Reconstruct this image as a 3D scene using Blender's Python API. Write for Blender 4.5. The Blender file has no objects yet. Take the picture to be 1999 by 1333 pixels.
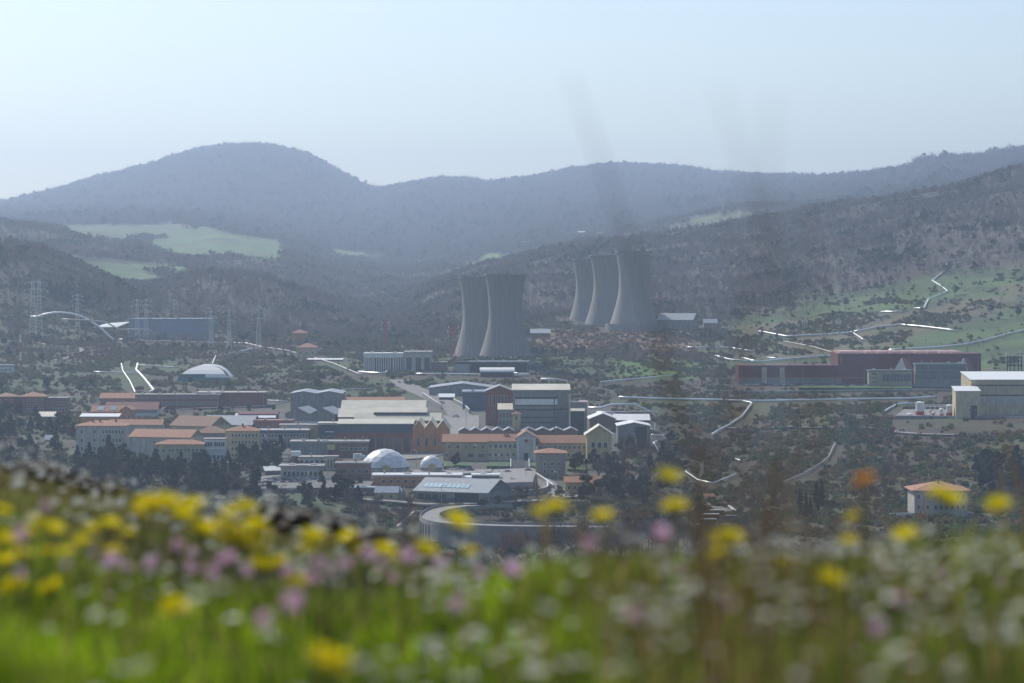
import bpy, math, random, os
import numpy as np
from mathutils import Vector, Matrix, noise

random.seed(7); RNG = np.random.default_rng(7)
SC = bpy.context.scene
COL = SC.collection
F = 5553.0            # photograph pixels per unit of tangent (100 mm lens)
ZC = 150.0            # height of the camera above datum, metres
HY = 530.0            # row of the horizon in the photograph
R = math.radians

# ------------------------------------------------------------------ camera, sky, sun, exposure
cam = bpy.data.cameras.new('camera'); cam.lens = 100; cam.sensor_width = 36
cam.shift_y = -(666.5 - HY) / 1999.0
cam.clip_start = 0.05; cam.clip_end = 30000
cam.dof.use_dof = True; cam.dof.focus_distance = 1900; cam.dof.aperture_fstop = 4.0
camo = bpy.data.objects.new('camera', cam); COL.objects.link(camo)
camo.location = (0, 0, ZC); camo.rotation_euler = (R(90), 0, 0)
SC.camera = camo
SUN_AZ, SUN_EL = 36.0, 42.0       # degrees to the left of the view direction, degrees up
w = bpy.data.worlds.new('World'); SC.world = w; w.use_nodes = True
nt = w.node_tree; bg = nt.nodes['Background']
sky = nt.nodes.new('ShaderNodeTexSky'); sky.sky_type = 'NISHITA'; sky.sun_disc = False
sky.sun_elevation = R(SUN_EL); sky.sun_rotation = R(-SUN_AZ)
sky.altitude = 500; sky.air_density = 1.0; sky.dust_density = 1.3; sky.ozone_density = 1.6
nt.links.new(sky.outputs[0], bg.inputs[0]); bg.inputs[1].default_value = 0.142
sl = bpy.data.lights.new('sun', 'SUN'); sl.energy = 4.6; sl.angle = R(0.53); sl.color = (1, 0.95, 0.86)
so = bpy.data.objects.new('sun', sl); COL.objects.link(so)
sd = Vector((-math.sin(R(SUN_AZ)) * math.cos(R(SUN_EL)), math.cos(R(SUN_AZ)) * math.cos(R(SUN_EL)), math.sin(R(SUN_EL))))
so.rotation_euler = sd.to_track_quat('Z', 'Y').to_euler(); so.location = (0, 0, 900)
SC.view_settings.view_transform = 'Standard'; SC.view_settings.look = 'None'
SC.view_settings.exposure = 0.0; SC.view_settings.gamma = 1.0; SC.view_settings.use_curve_mapping = False
SC.render.engine = 'CYCLES'
cy = SC.cycles; cy.use_denoising = True; cy.use_adaptive_sampling = True; cy.adaptive_threshold = 0.012
cy.max_bounces = 5; cy.diffuse_bounces = 2; cy.glossy_bounces = 2; cy.transmission_bounces = 3
cy.transparent_max_bounces = 6; cy.volume_bounces = 0; cy.sample_clamp_indirect = 4
cy.caustics_reflective = False; cy.caustics_refractive = False
HAZE_D = 0.000104; HAZE_COL = (0.60, 0.76, 1.0); HAZE_G = 0.5

# ------------------------------------------------------------------ materials
MATS = {}
def mat(name, col, rough=0.85, metal=0.0, var=0.18, scale=0.6, col2=None, bump=0.0, stripes=None, spec=0.3, trans=0.0, stretch=None):
    """procedural material: colour broken up by noise at two sizes, optional stripes and relief"""
    if name in MATS: return MATS[name]
    m = bpy.data.materials.new(name); m.use_nodes = True; t = m.node_tree; N = t.nodes; L = t.links
    b = N['Principled BSDF']; b.inputs['Roughness'].default_value = rough; b.inputs['Metallic'].default_value = metal
    b.inputs['Specular IOR Level'].default_value = spec
    tc = N.new('ShaderNodeTexCoord')
    n1 = N.new('ShaderNodeTexNoise'); n1.inputs['Scale'].default_value = scale; n1.inputs['Detail'].default_value = 6
    mp = N.new('ShaderNodeMapping'); mp.inputs['Scale'].default_value = (1, 1, stretch or 1); L.new(tc.outputs['Object'], mp.inputs['Vector']); L.new(mp.outputs[0], n1.inputs['Vector'])
    r = N.new('ShaderNodeValToRGB'); r.color_ramp.elements[0].position = 0.3; r.color_ramp.elements[1].position = 0.7
    c2 = col2 or tuple(c * (1 - var) for c in col)
    c1 = col if col2 else tuple(min(1, c * (1 + var * 0.6)) for c in col)
    r.color_ramp.elements[0].color = (*c2, 1); r.color_ramp.elements[1].color = (*c1, 1)
    L.new(n1.outputs['Fac'], r.inputs['Fac']); out = r.outputs['Color']
    if stripes:
        ax, freq, amt = stripes
        wv = N.new('ShaderNodeTexWave'); wv.bands_direction = ax; wv.inputs['Scale'].default_value = freq
        wv.inputs['Distortion'].default_value = 0.4; wv.inputs['Detail'].default_value = 1
        L.new(tc.outputs['Object'], wv.inputs['Vector'])
        mr = N.new('ShaderNodeMapRange'); mr.inputs['To Min'].default_value = 1 - amt; mr.inputs['To Max'].default_value = 1
        L.new(wv.outputs['Fac'], mr.inputs['Value'])
        mx = N.new('ShaderNodeMix'); mx.data_type = 'RGBA'; mx.blend_type = 'MULTIPLY'; mx.inputs['Factor'].default_value = 1
        L.new(out, mx.inputs['A']); L.new(mr.outputs[0], mx.inputs['B']); out = mx.outputs['Result']
    oi = N.new('ShaderNodeObjectInfo')
    m2 = N.new('ShaderNodeMapRange'); m2.inputs['To Min'].default_value = 0.86; m2.inputs['To Max'].default_value = 1.1
    L.new(oi.outputs['Random'], m2.inputs['Value'])
    m3 = N.new('ShaderNodeMix'); m3.data_type = 'RGBA'; m3.blend_type = 'MULTIPLY'; m3.inputs['Factor'].default_value = 1
    L.new(out, m3.inputs['A']); L.new(m2.outputs[0], m3.inputs['B']); out = m3.outputs['Result']
    L.new(out, b.inputs['Base Color'])
    if bump:
        bp = N.new('ShaderNodeBump'); bp.inputs['Strength'].default_value = bump; bp.inputs['Distance'].default_value = 0.2
        L.new(n1.outputs['Fac'], bp.inputs['Height']); L.new(bp.outputs['Normal'], b.inputs['Normal'])
    if trans:
        tr = N.new('ShaderNodeBsdfTranslucent'); L.new(out, tr.inputs['Color'])
        ms = N.new('ShaderNodeMixShader'); ms.inputs[0].default_value = trans
        L.new(b.outputs[0], ms.inputs[1]); L.new(tr.outputs[0], ms.inputs[2])
        L.new(ms.outputs[0], N['Material Output'].inputs['Surface'])
    MATS[name] = m
    return m

def attr_mat(name, rough=0.9, trans=0.0, var=0.25, scale=0.5, spec=0.2, scale2=None):
    """colour from the mesh's own colour attribute 'tint', broken up by noise"""
    m = bpy.data.materials.new(name); m.use_nodes = True; t = m.node_tree; N = t.nodes; L = t.links
    b = N['Principled BSDF']; b.inputs['Roughness'].default_value = rough; b.inputs['Specular IOR Level'].default_value = spec
    a = N.new('ShaderNodeAttribute'); a.attribute_name = 'tint'
    g = N.new('ShaderNodeNewGeometry')
    out = a.outputs['Color']
    for sc_ in ([scale] + ([scale2] if scale2 else [])):
        n1 = N.new('ShaderNodeTexNoise'); n1.inputs['Scale'].default_value = sc_; n1.inputs['Detail'].default_value = 7
        n1.inputs['Roughness'].default_value = 0.65
        L.new(g.outputs['Position'], n1.inputs['Vector'])
        mr = N.new('ShaderNodeMapRange'); mr.inputs['From Min'].default_value = 0.3; mr.inputs['From Max'].default_value = 0.7
        mr.inputs['To Min'].default_value = 1 - var; mr.inputs['To Max'].default_value = 1 + var
        L.new(n1.outputs['Fac'], mr.inputs['Value'])
        mx = N.new('ShaderNodeMix'); mx.data_type = 'RGBA'; mx.blend_type = 'MULTIPLY'; mx.inputs['Factor'].default_value = 1
        L.new(out, mx.inputs['A']); L.new(mr.outputs[0], mx.inputs['B']); out = mx.outputs['Result']
    L.new(out, b.inputs['Base Color'])
    if trans:
        tr = N.new('ShaderNodeBsdfTranslucent'); L.new(out, tr.inputs['Color'])
        ms = N.new('ShaderNodeMixShader'); ms.inputs[0].default_value = trans
        L.new(b.outputs[0], ms.inputs[1]); L.new(tr.outputs[0], ms.inputs[2])
        L.new(ms.outputs[0], N['Material Output'].inputs['Surface'])
    MATS[name] = m
    return m

mat('cream', (.52, .44, .29), var=.28, stretch=.3); mat('yellow_plaster', (.46, .37, .19), var=.28, stretch=.3); mat('pale_plaster', (.50, .47, .41), var=.28, stretch=.3)
mat('orange_plaster', (.52, .24, .10), var=.28, stretch=.3); mat('brick_red', (.24, .10, .07)); mat('brown_brick', (.22, .14, .10))
mat('dark_red', (.16, .032, .028), 0.6, stripes=('Z', .8, .25)); mat('grey_wall', (.26, .26, .255), var=.28, stretch=.3); mat('blue_wall', (.07, .11, .16), .6, var=.25, stretch=.3)
mat('white_wall', (.72, .72, .70)); mat('concrete', (.25, .24, .22), var=.25, scale=.25)
mat('tile', (.42, .22, .14), var=.3, scale=1.2, stripes=('X', 3.0, .25)); mat('tile_brown', (.33, .20, .14), var=.3, scale=1.2, stripes=('X', 3.0, .25))
mat('sheet_pale', (.62, .58, .46), .55, var=.15, scale=.15, stripes=('X', 1.1, .16)); mat('sheet_white', (.78, .77, .73), .4, var=.1)
mat('sheet_grey', (.30, .32, .34), .5, stripes=('X', 1.5, .1)); mat('sheet_blue', (.22, .26, .32), .5, stripes=('X', 1.5, .1))
mat('sheet_red', (.34, .14, .10), .55); mat('monitor_red_lit', (.50, .30, .27), .5); mat('wire_dull', (.10, .10, .11), .9, spec=0); mat('roof_felt', (.38, .36, .34)); mat('dark', (.03, .03, .035), .6)  # roof monitors: the works' red paled so that the tops look sunlit
mat('glass_dark', (.035, .045, .055), .12, spec=.5); mat('frame_white', (.7, .7, .66)); mat('steel', (.45, .46, .47), .35, .9, var=.1)
mat('pipe_clad', (.88, .87, .84), .38, .6, var=.06, scale=.1); mat('pipe_dull', (.45, .43, .40), .55, .4)
mat('cooling_concrete', (.29, .265, .24), var=.17, scale=.35, stripes=('X', .12, .06), stretch=.05); mat('asphalt', (.15, .145, .14), var=.12, scale=.3)
mat('asphalt_pale', (.25, .24, .225), var=.25, scale=.3); mat('paving', (.32, .30, .27), var=.2, scale=.3)
mat('lawn', (.05, .105, .03), var=.3, scale=.3); mat('dome_white', (.70, .70, .70), .38, var=.16, scale=.5, spec=.6)
mat('green_sheet', (.03, .16, .15), .5); mat('red_paint', (.5, .05, .04), .5); mat('white_paint', (.8, .8, .78), .5)
mat('solar', (.25, .27, .30), .2, spec=.6); mat('skylight', (.45, .60, .62), .25, spec=.5); mat('yellow_glass', (.55, .48, .18), .4)
mat('bark', (.11, .085, .065), scale=2); mat('rubber', (.02, .02, .02)); mat('gate_teal', (.06, .16, .18), .5)
mat('soil', (.045, .03, .02), var=.4, scale=12, bump=.6); mat('facade_glass', (.10, .13, .15), .15, spec=.5, var=.5, scale=.4)

# ------------------------------------------------------------------ mesh helpers
class MB:
    def __init__(s): s.v = []; s.f = []; s.mi = []; s.smooth = False
    def quad(s, a, b, c, d, m=0):
        n = len(s.v); s.v += [tuple(a), tuple(b), tuple(c), tuple(d)]; s.f.append((n, n + 1, n + 2, n + 3)); s.mi.append(m)
    def poly(s, pts, m=0):
        n = len(s.v); s.v += [tuple(p) for p in pts]; s.f.append(tuple(range(n, n + len(pts)))); s.mi.append(m)
    def hexa(s, c8, m=0):
        n = len(s.v); s.v += [tuple(p) for p in c8]
        for q in ((0, 3, 2, 1), (4, 5, 6, 7), (0, 1, 5, 4), (1, 2, 6, 5), (2, 3, 7, 6), (3, 0, 4, 7)):
            s.f.append(tuple(n + i for i in q)); s.mi.append(m)
    def box(s, x0, x1, y0, y1, z0, z1, m=0):
        s.hexa([(x0, y0, z0), (x1, y0, z0), (x1, y1, z0), (x0, y1, z0), (x0, y0, z1), (x1, y0, z1), (x1, y1, z1), (x0, y1, z1)], m)
    def slab(s, a, b, c, d, t, m=0):        # quad a..d thickened downward by t
        lo = [(p[0], p[1], p[2] - t) for p in (a, b, c, d)]
        s.hexa(lo + [a, b, c, d], m)
    def tube(s, pts, r, n=6, m=0, cap=True, r2=None):
        pts = [Vector(p) for p in pts]; base = len(s.v); k = len(pts)
        for i, p in enumerate(pts):
            t = (pts[min(i + 1, k - 1)] - pts[max(i - 1, 0)]).normalized()
            up = Vector((0, 0, 1)) if abs(t.z) < .9 else Vector((1, 0, 0))
            u = t.cross(up).normalized(); v = u.cross(t)
            rr = r if r2 is None else r + (r2 - r) * i / max(1, k - 1)
            for j in range(n):
                a = 2 * math.pi * j / n; q = p + (u * math.cos(a) + v * math.sin(a)) * rr; s.v.append(tuple(q))
        for i in range(k - 1):
            for j in range(n):
                a = base + i * n + j; b = base + i * n + (j + 1) % n
                s.f.append((a, b, b + n, a + n)); s.mi.append(m)
        if cap:
            s.f.append(tuple(base + j for j in reversed(range(n)))); s.mi.append(m)
            s.f.append(tuple(base + (k - 1) * n + j for j in range(n))); s.mi.append(m)
    def lathe(s, prof, n=32, m=0, c=(0, 0)):
        base = len(s.v)
        for (r, z) in prof:
            for j in range(n):
                a = 2 * math.pi * j / n; s.v.append((c[0] + r * math.cos(a), c[1] + r * math.sin(a), z))
        for i in range(len(prof) - 1):
            for j in range(n):
                a = base + i * n + j; b = base + i * n + (j + 1) % n
                s.f.append((a, b, b + n, a + n)); s.mi.append(m)
    def mesh(s, name, mats, smooth=False):
        me = bpy.data.meshes.new(name); me.from_pydata(s.v, [], s.f)
        for m_ in (mats if isinstance(mats, (list, tuple)) else [mats]): me.materials.append(MATS[m_] if isinstance(m_, str) else m_)
        me.polygons.foreach_set('material_index', s.mi)
        if smooth or s.smooth: me.polygons.foreach_set('use_smooth', [True] * len(s.f))
        me.update(); return me
    def build(s, name, mats, parent=None, loc=None, smooth=False):
        o = bpy.data.objects.new(name, s.mesh(name, mats, smooth)); COL.objects.link(o)
        if parent: o.parent = parent
        if loc is not None: o.location = loc
        return o
def tag(o, label=None, cat=None, group=None, kind=None):
    if label: o['label'] = label
    if cat: o['category'] = cat
    if group: o['group'] = group
    if kind: o['kind'] = kind
    return o
def empty(name, loc, rz=0.0):
    o = bpy.data.objects.new(name, None); COL.objects.link(o); o.location = loc; o.rotation_euler = (0, 0, rz)
    o.empty_display_size = .5; return o
def inst(name, me, parent=None, loc=(0, 0, 0), rz=0.0, sc=None):
    o = bpy.data.objects.new(name, me); COL.objects.link(o); o.location = loc; o.rotation_euler = (0, 0, rz)
    if parent: o.parent = parent
    if sc: o.scale = sc if not isinstance(sc, (int, float)) else (sc,) * 3
    return o
def raw_mesh(name, V, Fc, tint=None, mats=(), smooth=False):
    """mesh from numpy arrays (all faces of one size), optional colour per vertex"""
    me = bpy.data.meshes.new(name); V = np.asarray(V, np.float32); Fc = np.asarray(Fc, np.int32); k = Fc.shape[1]
    me.vertices.add(len(V)); me.vertices.foreach_set('co', V.ravel())
    me.loops.add(Fc.size); me.loops.foreach_set('vertex_index', Fc.ravel())
    me.polygons.add(len(Fc)); me.polygons.foreach_set('loop_start', np.arange(0, Fc.size, k, dtype=np.int32))
    me.polygons.foreach_set('loop_total', np.full(len(Fc), k, np.int32))
    if smooth: me.polygons.foreach_set('use_smooth', np.ones(len(Fc), bool))
    if tint is not None:
        a = me.attributes.new('tint', 'FLOAT_COLOR', 'POINT'); t4 = np.ones((len(V), 4), np.float32); t4[:, :3] = tint
        a.data.foreach_set('color', t4.ravel())
    for m_ in mats: me.materials.append(MATS[m_] if isinstance(m_, str) else m_)
    me.update(); me.validate(); return me

# ------------------------------------------------------------------ terrain: one polar height table
def P(px, py, d): return Vector(((px - 999.5) / F * d, d, ZC - (py - HY) / F * d))
def PZ(px, py, z): return P(px, py, (ZC - z) * F / (py - HY))
LAY = [
 (26,   None), (120, None), (400, None), (750, None),
 (1000, [(0, 1210), (2000, 1210)]),
 (1150, [(0, 1075), (700, 1085), (1000, 1092), (1110, 1058), (2000, 1055)]),
 (1250, [(0, 1005), (600, 1005), (780, 1030), (900, 1050), (1080, 1050), (1160, 1034), (1300, 1032), (1999, 1020)]),
 (1350, [(0, 950), (600, 958), (1000, 966), (1200, 970), (1300, 985), (1999, 985)]),
 (1450, [(0, 915), (700, 917), (1000, 917), (1200, 920), (1350, 945), (1999, 950)]),
 (1600, [(0, 865), (900, 866), (1200, 870), (1320, 895), (1600, 880), (1800, 868), (1999, 860)]),
 (1750, [(0, 815), (1150, 812), (1300, 835), (1450, 840), (1700, 820), (1850, 815), (1999, 812)]),
 (1900, [(0, 772), (1000, 768), (1250, 782), (1500, 790), (1700, 788), (1999, 790)]),
 (2060, [(0, 722), (400, 735), (800, 727), (1000, 728), (1200, 742), (1450, 752), (1900, 752), (1999, 760)]),
 (2150, [(0, 705), (400, 715), (700, 715), (1000, 706), (1150, 712), (1300, 722), (1500, 730), (1999, 725)]),
 (2500, [(0, 615), (120, 640), (250, 652), (400, 657), (600, 664), (850, 668), (1000, 656), (1080, 642), (1300, 642), (1450, 648), (1600, 638), (1800, 615), (1999, 600)]),
 (2750, [(0, 478), (60, 488), (120, 510), (200, 545), (260, 578), (330, 605), (430, 625), (600, 650), (760, 652), (900, 628), (1000, 610), (1300, 600), (1450, 590), (1600, 575), (1800, 545), (1999, 525)]),
 (3150, [(0, 515), (200, 560), (300, 566), (350, 545), (420, 530), (520, 538), (600, 566), (690, 610), (770, 632), (850, 590), (1000, 550), (1150, 535), (1300, 530), (1500, 500), (1700, 455), (1999, 415)]),
 (3400, [(0, 530), (200, 560), (300, 556), (400, 540), (550, 580), (700, 612), (780, 610), (850, 568), (1000, 530), (1150, 505), (1300, 490), (1500, 455), (1700, 420), (1999, 368)]),
 (3700, [(0, 515), (120, 508), (250, 520), (370, 522), (500, 560), (700, 600), (780, 592), (850, 558), (920, 535), (1000, 515), (1100, 490), (1200, 477), (1300, 462), (1400, 444), (1500, 428), (1600, 412), (1750, 393), (1850, 375), (1999, 340)]),
 (4150, [(0, 441), (60, 447), (130, 458), (200, 475), (270, 490), (330, 503), (400, 507), (560, 512), (700, 560), (800, 560), (900, 538), (1000, 535), (1200, 515), (1500, 470), (1999, 400)]),
 (4600, [(0, 452), (120, 446), (300, 465), (420, 462), (540, 478), (640, 510), (800, 530), (950, 505), (1100, 478), (1200, 460), (1280, 440), (1350, 425), (1450, 407), (1550, 402), (1700, 392), (1999, 345)]),
 (5000, [(0, 446), (200, 440), (370, 438), (450, 450), (540, 468), (640, 490), (800, 505), (950, 485), (1100, 458), (1250, 445), (1400, 425), (1600, 400), (1750, 378), (1850, 358), (1999, 330)]),
 (5600, [(0, 428), (300, 420), (500, 428), (700, 450), (900, 440), (1000, 425), (1250, 408), (1500, 385), (1640, 362), (1700, 352), (1760, 343), (1800, 325), (1835, 316), (1900, 314), (1960, 306), (1999, 301)]),
 (6800, [(0, 405), (60, 390), (100, 378), (200, 350), (290, 328), (330, 316), (380, 300), (430, 290), (480, 286), (530, 290), (580, 300), (610, 311), (640, 329), (680, 350), (720, 370), (745, 375), (790, 366), (860, 354), (920, 358), (955, 364), (1050, 352), (1120, 338), (1190, 328), (1260, 330), (1330, 335), (1400, 347), (1480, 352), (1540, 353), (1620, 362), (1999, 350)]),
 (7600, [(0, 470), (1999, 440)]), (9000, [(0, 540), (1999, 540)]),
]
NEARZ = {26: 136.5, 120: 104., 400: 55., 750: 32.}
TPX = np.arange(-900, 2901, 8.0)
def DR(d): return float(np.interp(d, [4000, 5600, 6800, 9000], [4000, 7400, 11200, 14200])) if d > 4000 else d
LAY = [(DR(d), pl if d != 6800 else [(x_, y_ + 7) for x_, y_ in pl]) for d, pl in LAY]
LDs = np.array([l[0] for l in LAY], float)
LZ = np.zeros((len(LAY), len(TPX)))
for k, (d, pl) in enumerate(LAY):
    if pl is None: LZ[k] = NEARZ[d]
    else:
        xs, ys = zip(*pl); LZ[k] = ZC - (np.interp(TPX, xs, ys) - HY) / F * d
TD = np.concatenate([np.arange(26, 1000, 30), np.arange(1000, 2200, 7), np.arange(2200, 4200, 14), np.arange(4200, 11300, 44), np.arange(11300, 14201, 140)]).astype(float)
def pchip(x, y, xi):
    h = np.diff(x)[:, None]; dl = np.diff(y, axis=0) / h; m = np.zeros_like(y)
    a, b = dl[:-1], dl[1:]; s = (a * b) > 0
    w1 = 2 * h[1:] + h[:-1]; w2 = h[1:] + 2 * h[:-1]
    with np.errstate(all='ignore'): hm = (w1 + w2) / (w1 / a + w2 / b)
    m[1:-1] = np.where(s, hm, 0); m[0] = dl[0]; m[-1] = dl[-1]
    k = np.clip(np.searchsorted(x, xi) - 1, 0, len(x) - 2); hh = (x[k + 1] - x[k])[:, None]; t = ((xi - x[k])[:, None]) / hh
    return ((1 + 2 * t) * (1 - t) ** 2 * y[k] + t * (1 - t) ** 2 * hh * m[k] + t * t * (3 - 2 * t) * y[k + 1] + t * t * (t - 1) * hh * m[k + 1])
TZ = pchip(LDs, LZ, TD)                     # [distance, column]
def sstep(a, b, x): t = np.clip((x - a) / (b - a), 0, 1); return t * t * (3 - 2 * t)
D2, PX2 = np.meshgrid(TD, TPX, indexing='ij'); X2 = (PX2 - 999.5) / F * D2
NZ = np.zeros_like(TZ); NZ2 = np.zeros_like(TZ); NZ3 = np.zeros_like(TZ)
for i in range(TZ.shape[0]):
    for j in range(TZ.shape[1]):
        v = Vector((X2[i, j] / 190, D2[i, j] / 190, 1.7)); NZ[i, j] = noise.fractal(v, 0.9, 2.1, 5)
        NZ2[i, j] = noise.noise(Vector((X2[i, j] / 60, D2[i, j] / 60, 8.1))); NZ3[i, j] = noise.fractal(Vector((X2[i, j] / 38, D2[i, j] / 46, 3.3)), .8, 2.1, 3)
rightside = sstep(1310, 1420, PX2) * (1 - sstep(1930, 2040, D2)) * sstep(1150, 1250, D2)
plateau = sstep(1720, 1800, PX2) * sstep(1640, 1680, D2)
AMP = .12 + 9 * sstep(2550, 3600, D2) + 2.2 * sstep(2180, 2600, D2) * (1 - .8 * sstep(1050, 1100, PX2) * (1 - sstep(1330, 1400, PX2)) * (1 - sstep(2520, 2600, D2))) + 3.0 * rightside * (1 - plateau) + 2 * (1 - sstep(900, 1150, D2))
TZ = TZ + NZ * AMP
def gz(px, d):
    i = np.clip(np.searchsorted(TD, d) - 1, 0, len(TD) - 2); t = (d - TD[i]) / (TD[i + 1] - TD[i])
    u = (px - TPX[0]) / 8.0; j = int(min(max(u, 0), len(TPX) - 2)); u -= j
    a = TZ[i, j] * (1 - u) + TZ[i, j + 1] * u; b = TZ[i + 1, j] * (1 - u) + TZ[i + 1, j + 1] * u
    return a * (1 - t) + b * t
def gz_xy(x, y): return gz(999.5 + F * x / y, y)
TPY = HY + (ZC - TZ) * F / D2
def hit(px, py, dmin=1020.0, dmax=14100.0):
    """distance at which the ground appears at that row of the photograph"""
    u = (px - TPX[0]) / 8.0; j = int(min(max(u, 0), len(TPX) - 2)); u -= j
    col = TPY[:, j] * (1 - u) + TPY[:, j + 1] * u
    i0 = int(np.searchsorted(TD, dmin))
    for i in range(i0, len(TD) - 1):
        if TD[i] > dmax: return float(TD[i])
        if col[i] <= py:
            if i == i0: return float(TD[i])
            t = (col[i - 1] - py) / max(1e-6, col[i - 1] - col[i]); return float(TD[i - 1] + t * (TD[i] - TD[i - 1]))
    return dmax
def G(px, py, dz=0.0, dmin=1020.0, dmax=14100.0):
    d = hit(px, py, dmin, dmax); return Vector(((px - 999.5) / F * d, d, gz(px, d) + dz))

def inpoly(px, py, poly):
    c = np.zeros(np.shape(px), bool); n = len(poly)
    for i in range(n):
        x1, y1 = poly[i]; x2, y2 = poly[(i + 1) % n]
        if y1 == y2: continue
        c ^= ((y1 > py) != (y2 > py)) & (px < (x2 - x1) * (py - y1) / (y2 - y1) + x1)
    return c
FIELDS = [([(280, 476), (340, 452), (400, 442), (455, 456), (530, 468), (556, 480), (552, 508), (500, 510), (440, 500), (370, 506), (300, 492)], 3900, 5200, (.11, .185, .065)),
          ([(95, 440), (370, 437), (368, 447), (300, 462), (240, 474), (160, 466)], 4100, 5200, (.12, .15, .08)),
          ([(105, 506), (250, 513), (366, 519), (356, 534), (275, 534), (335, 548), (300, 560), (200, 558), (185, 535)], 3160, 4100, (.095, .175, .05)),
          ([(640, 484), (760, 500), (740, 512), (650, 500)], 4200, 5600, (.12, .17, .07)),
          ([(840, 548), (960, 495), (1010, 500), (890, 545)], 3800, 5200, (.12, .22, .06)),
          ([(1290, 446), (1400, 418), (1480, 410), (1470, 426), (1330, 452)], 3750, 4800, (.12, .14, .06)),
          ([(1560, 402), (1700, 392), (1660, 400)], 3750, 4800, (.12, .14, .06))]
FM = np.zeros_like(TZ); TINT = np.zeros(TZ.shape + (3,))
TINT[:] = (.07, .057, .047)                                     # leaf litter and bare wood floor
def paint(mask, col):
    mask = np.clip(mask, 0, 1)[..., None]; TINT[:] = TINT * (1 - mask) + np.array(col) * mask
n01 = np.clip(.5 + NZ2 * 1.4, 0, 1); n02 = np.clip(.5 + NZ * 1.1, 0, 1)
paint(1 - sstep(2300, 2650, D2), (.062, .06, .036)); paint((1 - sstep(2300, 2650, D2)) * (NZ3 > .05), (.065, .054, .04)) 
paint((1 - sstep(2300, 2650, D2)) * (n01 > .62) * .6, (.09, .075, .05))
paint((1 - sstep(2300, 2650, D2)) * (n02 > .6) * .6, (.062, .10, .036))
slopeR = sstep(1350, 1480, PX2) * sstep(2120, 2170, D2) * (1 - sstep(2540, 2800, D2 - (PX2 - 1500) * .25 + NZ * 160))
paint(slopeR, (.085, .13, .045)); paint(slopeR * (n02 > .55) * .75, (.15, .12, .075)); paint(slopeR * (n01 > .7) * .7, (.055, .075, .035))
bank = sstep(1035, 1060, PX2) * (1 - sstep(1330, 1400, PX2)) * sstep(2230, 2300, D2) * (1 - sstep(2460, 2490, D2))
paint(bank, (.16, .115, .075)); paint(bank * (n01 > .6) * .6, (.10, .075, .055))
gmid = sstep(1180, 1220, PX2) * (1 - sstep(1340, 1400, PX2)) * sstep(2070, 2110, D2) * (1 - sstep(2200, 2260, D2)); paint(gmid, (.09, .16, .045))
paint(rightside * .9, (.070, .064, .038)); paint(rightside * (n01 > .55) * .8, (.058, .046, .034)); paint(rightside * (n02 > .6) * .6, (.085, .09, .04))
town = sstep(380, 520, PX2) * (1 - sstep(1180, 1260, PX2)) * sstep(1370, 1390, D2) * (1 - sstep(1800, 1900, D2)); paint(town * .8, (.12, .115, .105))
rock = sstep(1840, 1880, PX2) * sstep(2800, 2900, D2) * (1 - sstep(3100, 3200, D2)); paint(rock * (n01 > .55) * .6, (.15, .13, .11))
for poly, d0, d1, c in FIELDS:
    mk = inpoly(PX2 + NZ3 * 22, TPY + NZ2 * 5 + NZ3 * 3, poly) & (D2 > DR(d0)) & (D2 < DR(d1)); FM = np.maximum(FM, mk); paint(mk * 1.0, c); paint(mk * np.clip((n01 - .45) * 3, 0, 1) * .55, (.15, .15, .075)); paint(mk * (NZ3 > .22) * .5, (.07, .095, .045))
bend = sstep(830, 860, PX2) * (1 - sstep(1160, 1220, PX2)) * sstep(1180, 1200, D2) * (1 - sstep(1320, 1345, D2)); paint(bend * .85, (.05, .05, .034))
nD, nP = TZ.shape
V = np.stack([X2, D2, TZ], -1).reshape(-1, 3)
ii, jj = np.meshgrid(np.arange(nD - 1), np.arange(nP - 1), indexing='ij'); a0 = (ii * nP + jj).ravel()
FACES = np.stack([a0, a0 + 1, a0 + 1 + nP, a0 + nP], 1)
attr_mat('terrain_cover', var=.22, scale=.02, scale2=.22)
o = bpy.data.objects.new('terrain', raw_mesh('terrain', V, FACES, TINT.reshape(-1, 3), ['terrain_cover'], True)); COL.objects.link(o); tag(o, kind='structure')

# ------------------------------------------------------------------ haze: a closed box of thin air round everything
hb = MB(); hb.box(-7300, 7300, -40, 14500, float(TZ.min()) - 1, 760)
hm = bpy.data.materials.new('haze'); hm.use_nodes = True; hn = hm.node_tree.nodes; hn.remove(hn['Principled BSDF'])
pv = hn.new('ShaderNodeVolumePrincipled'); pv.inputs['Density'].default_value = HAZE_D
pv.inputs['Color'].default_value = (*HAZE_COL, 1); pv.inputs['Anisotropy'].default_value = HAZE_G
hm.node_tree.links.new(pv.outputs[0], hn['Material Output'].inputs['Volume']); MATS['haze'] = hm
o = hb.build('haze', 'haze'); tag(o, kind='stuff')

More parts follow.
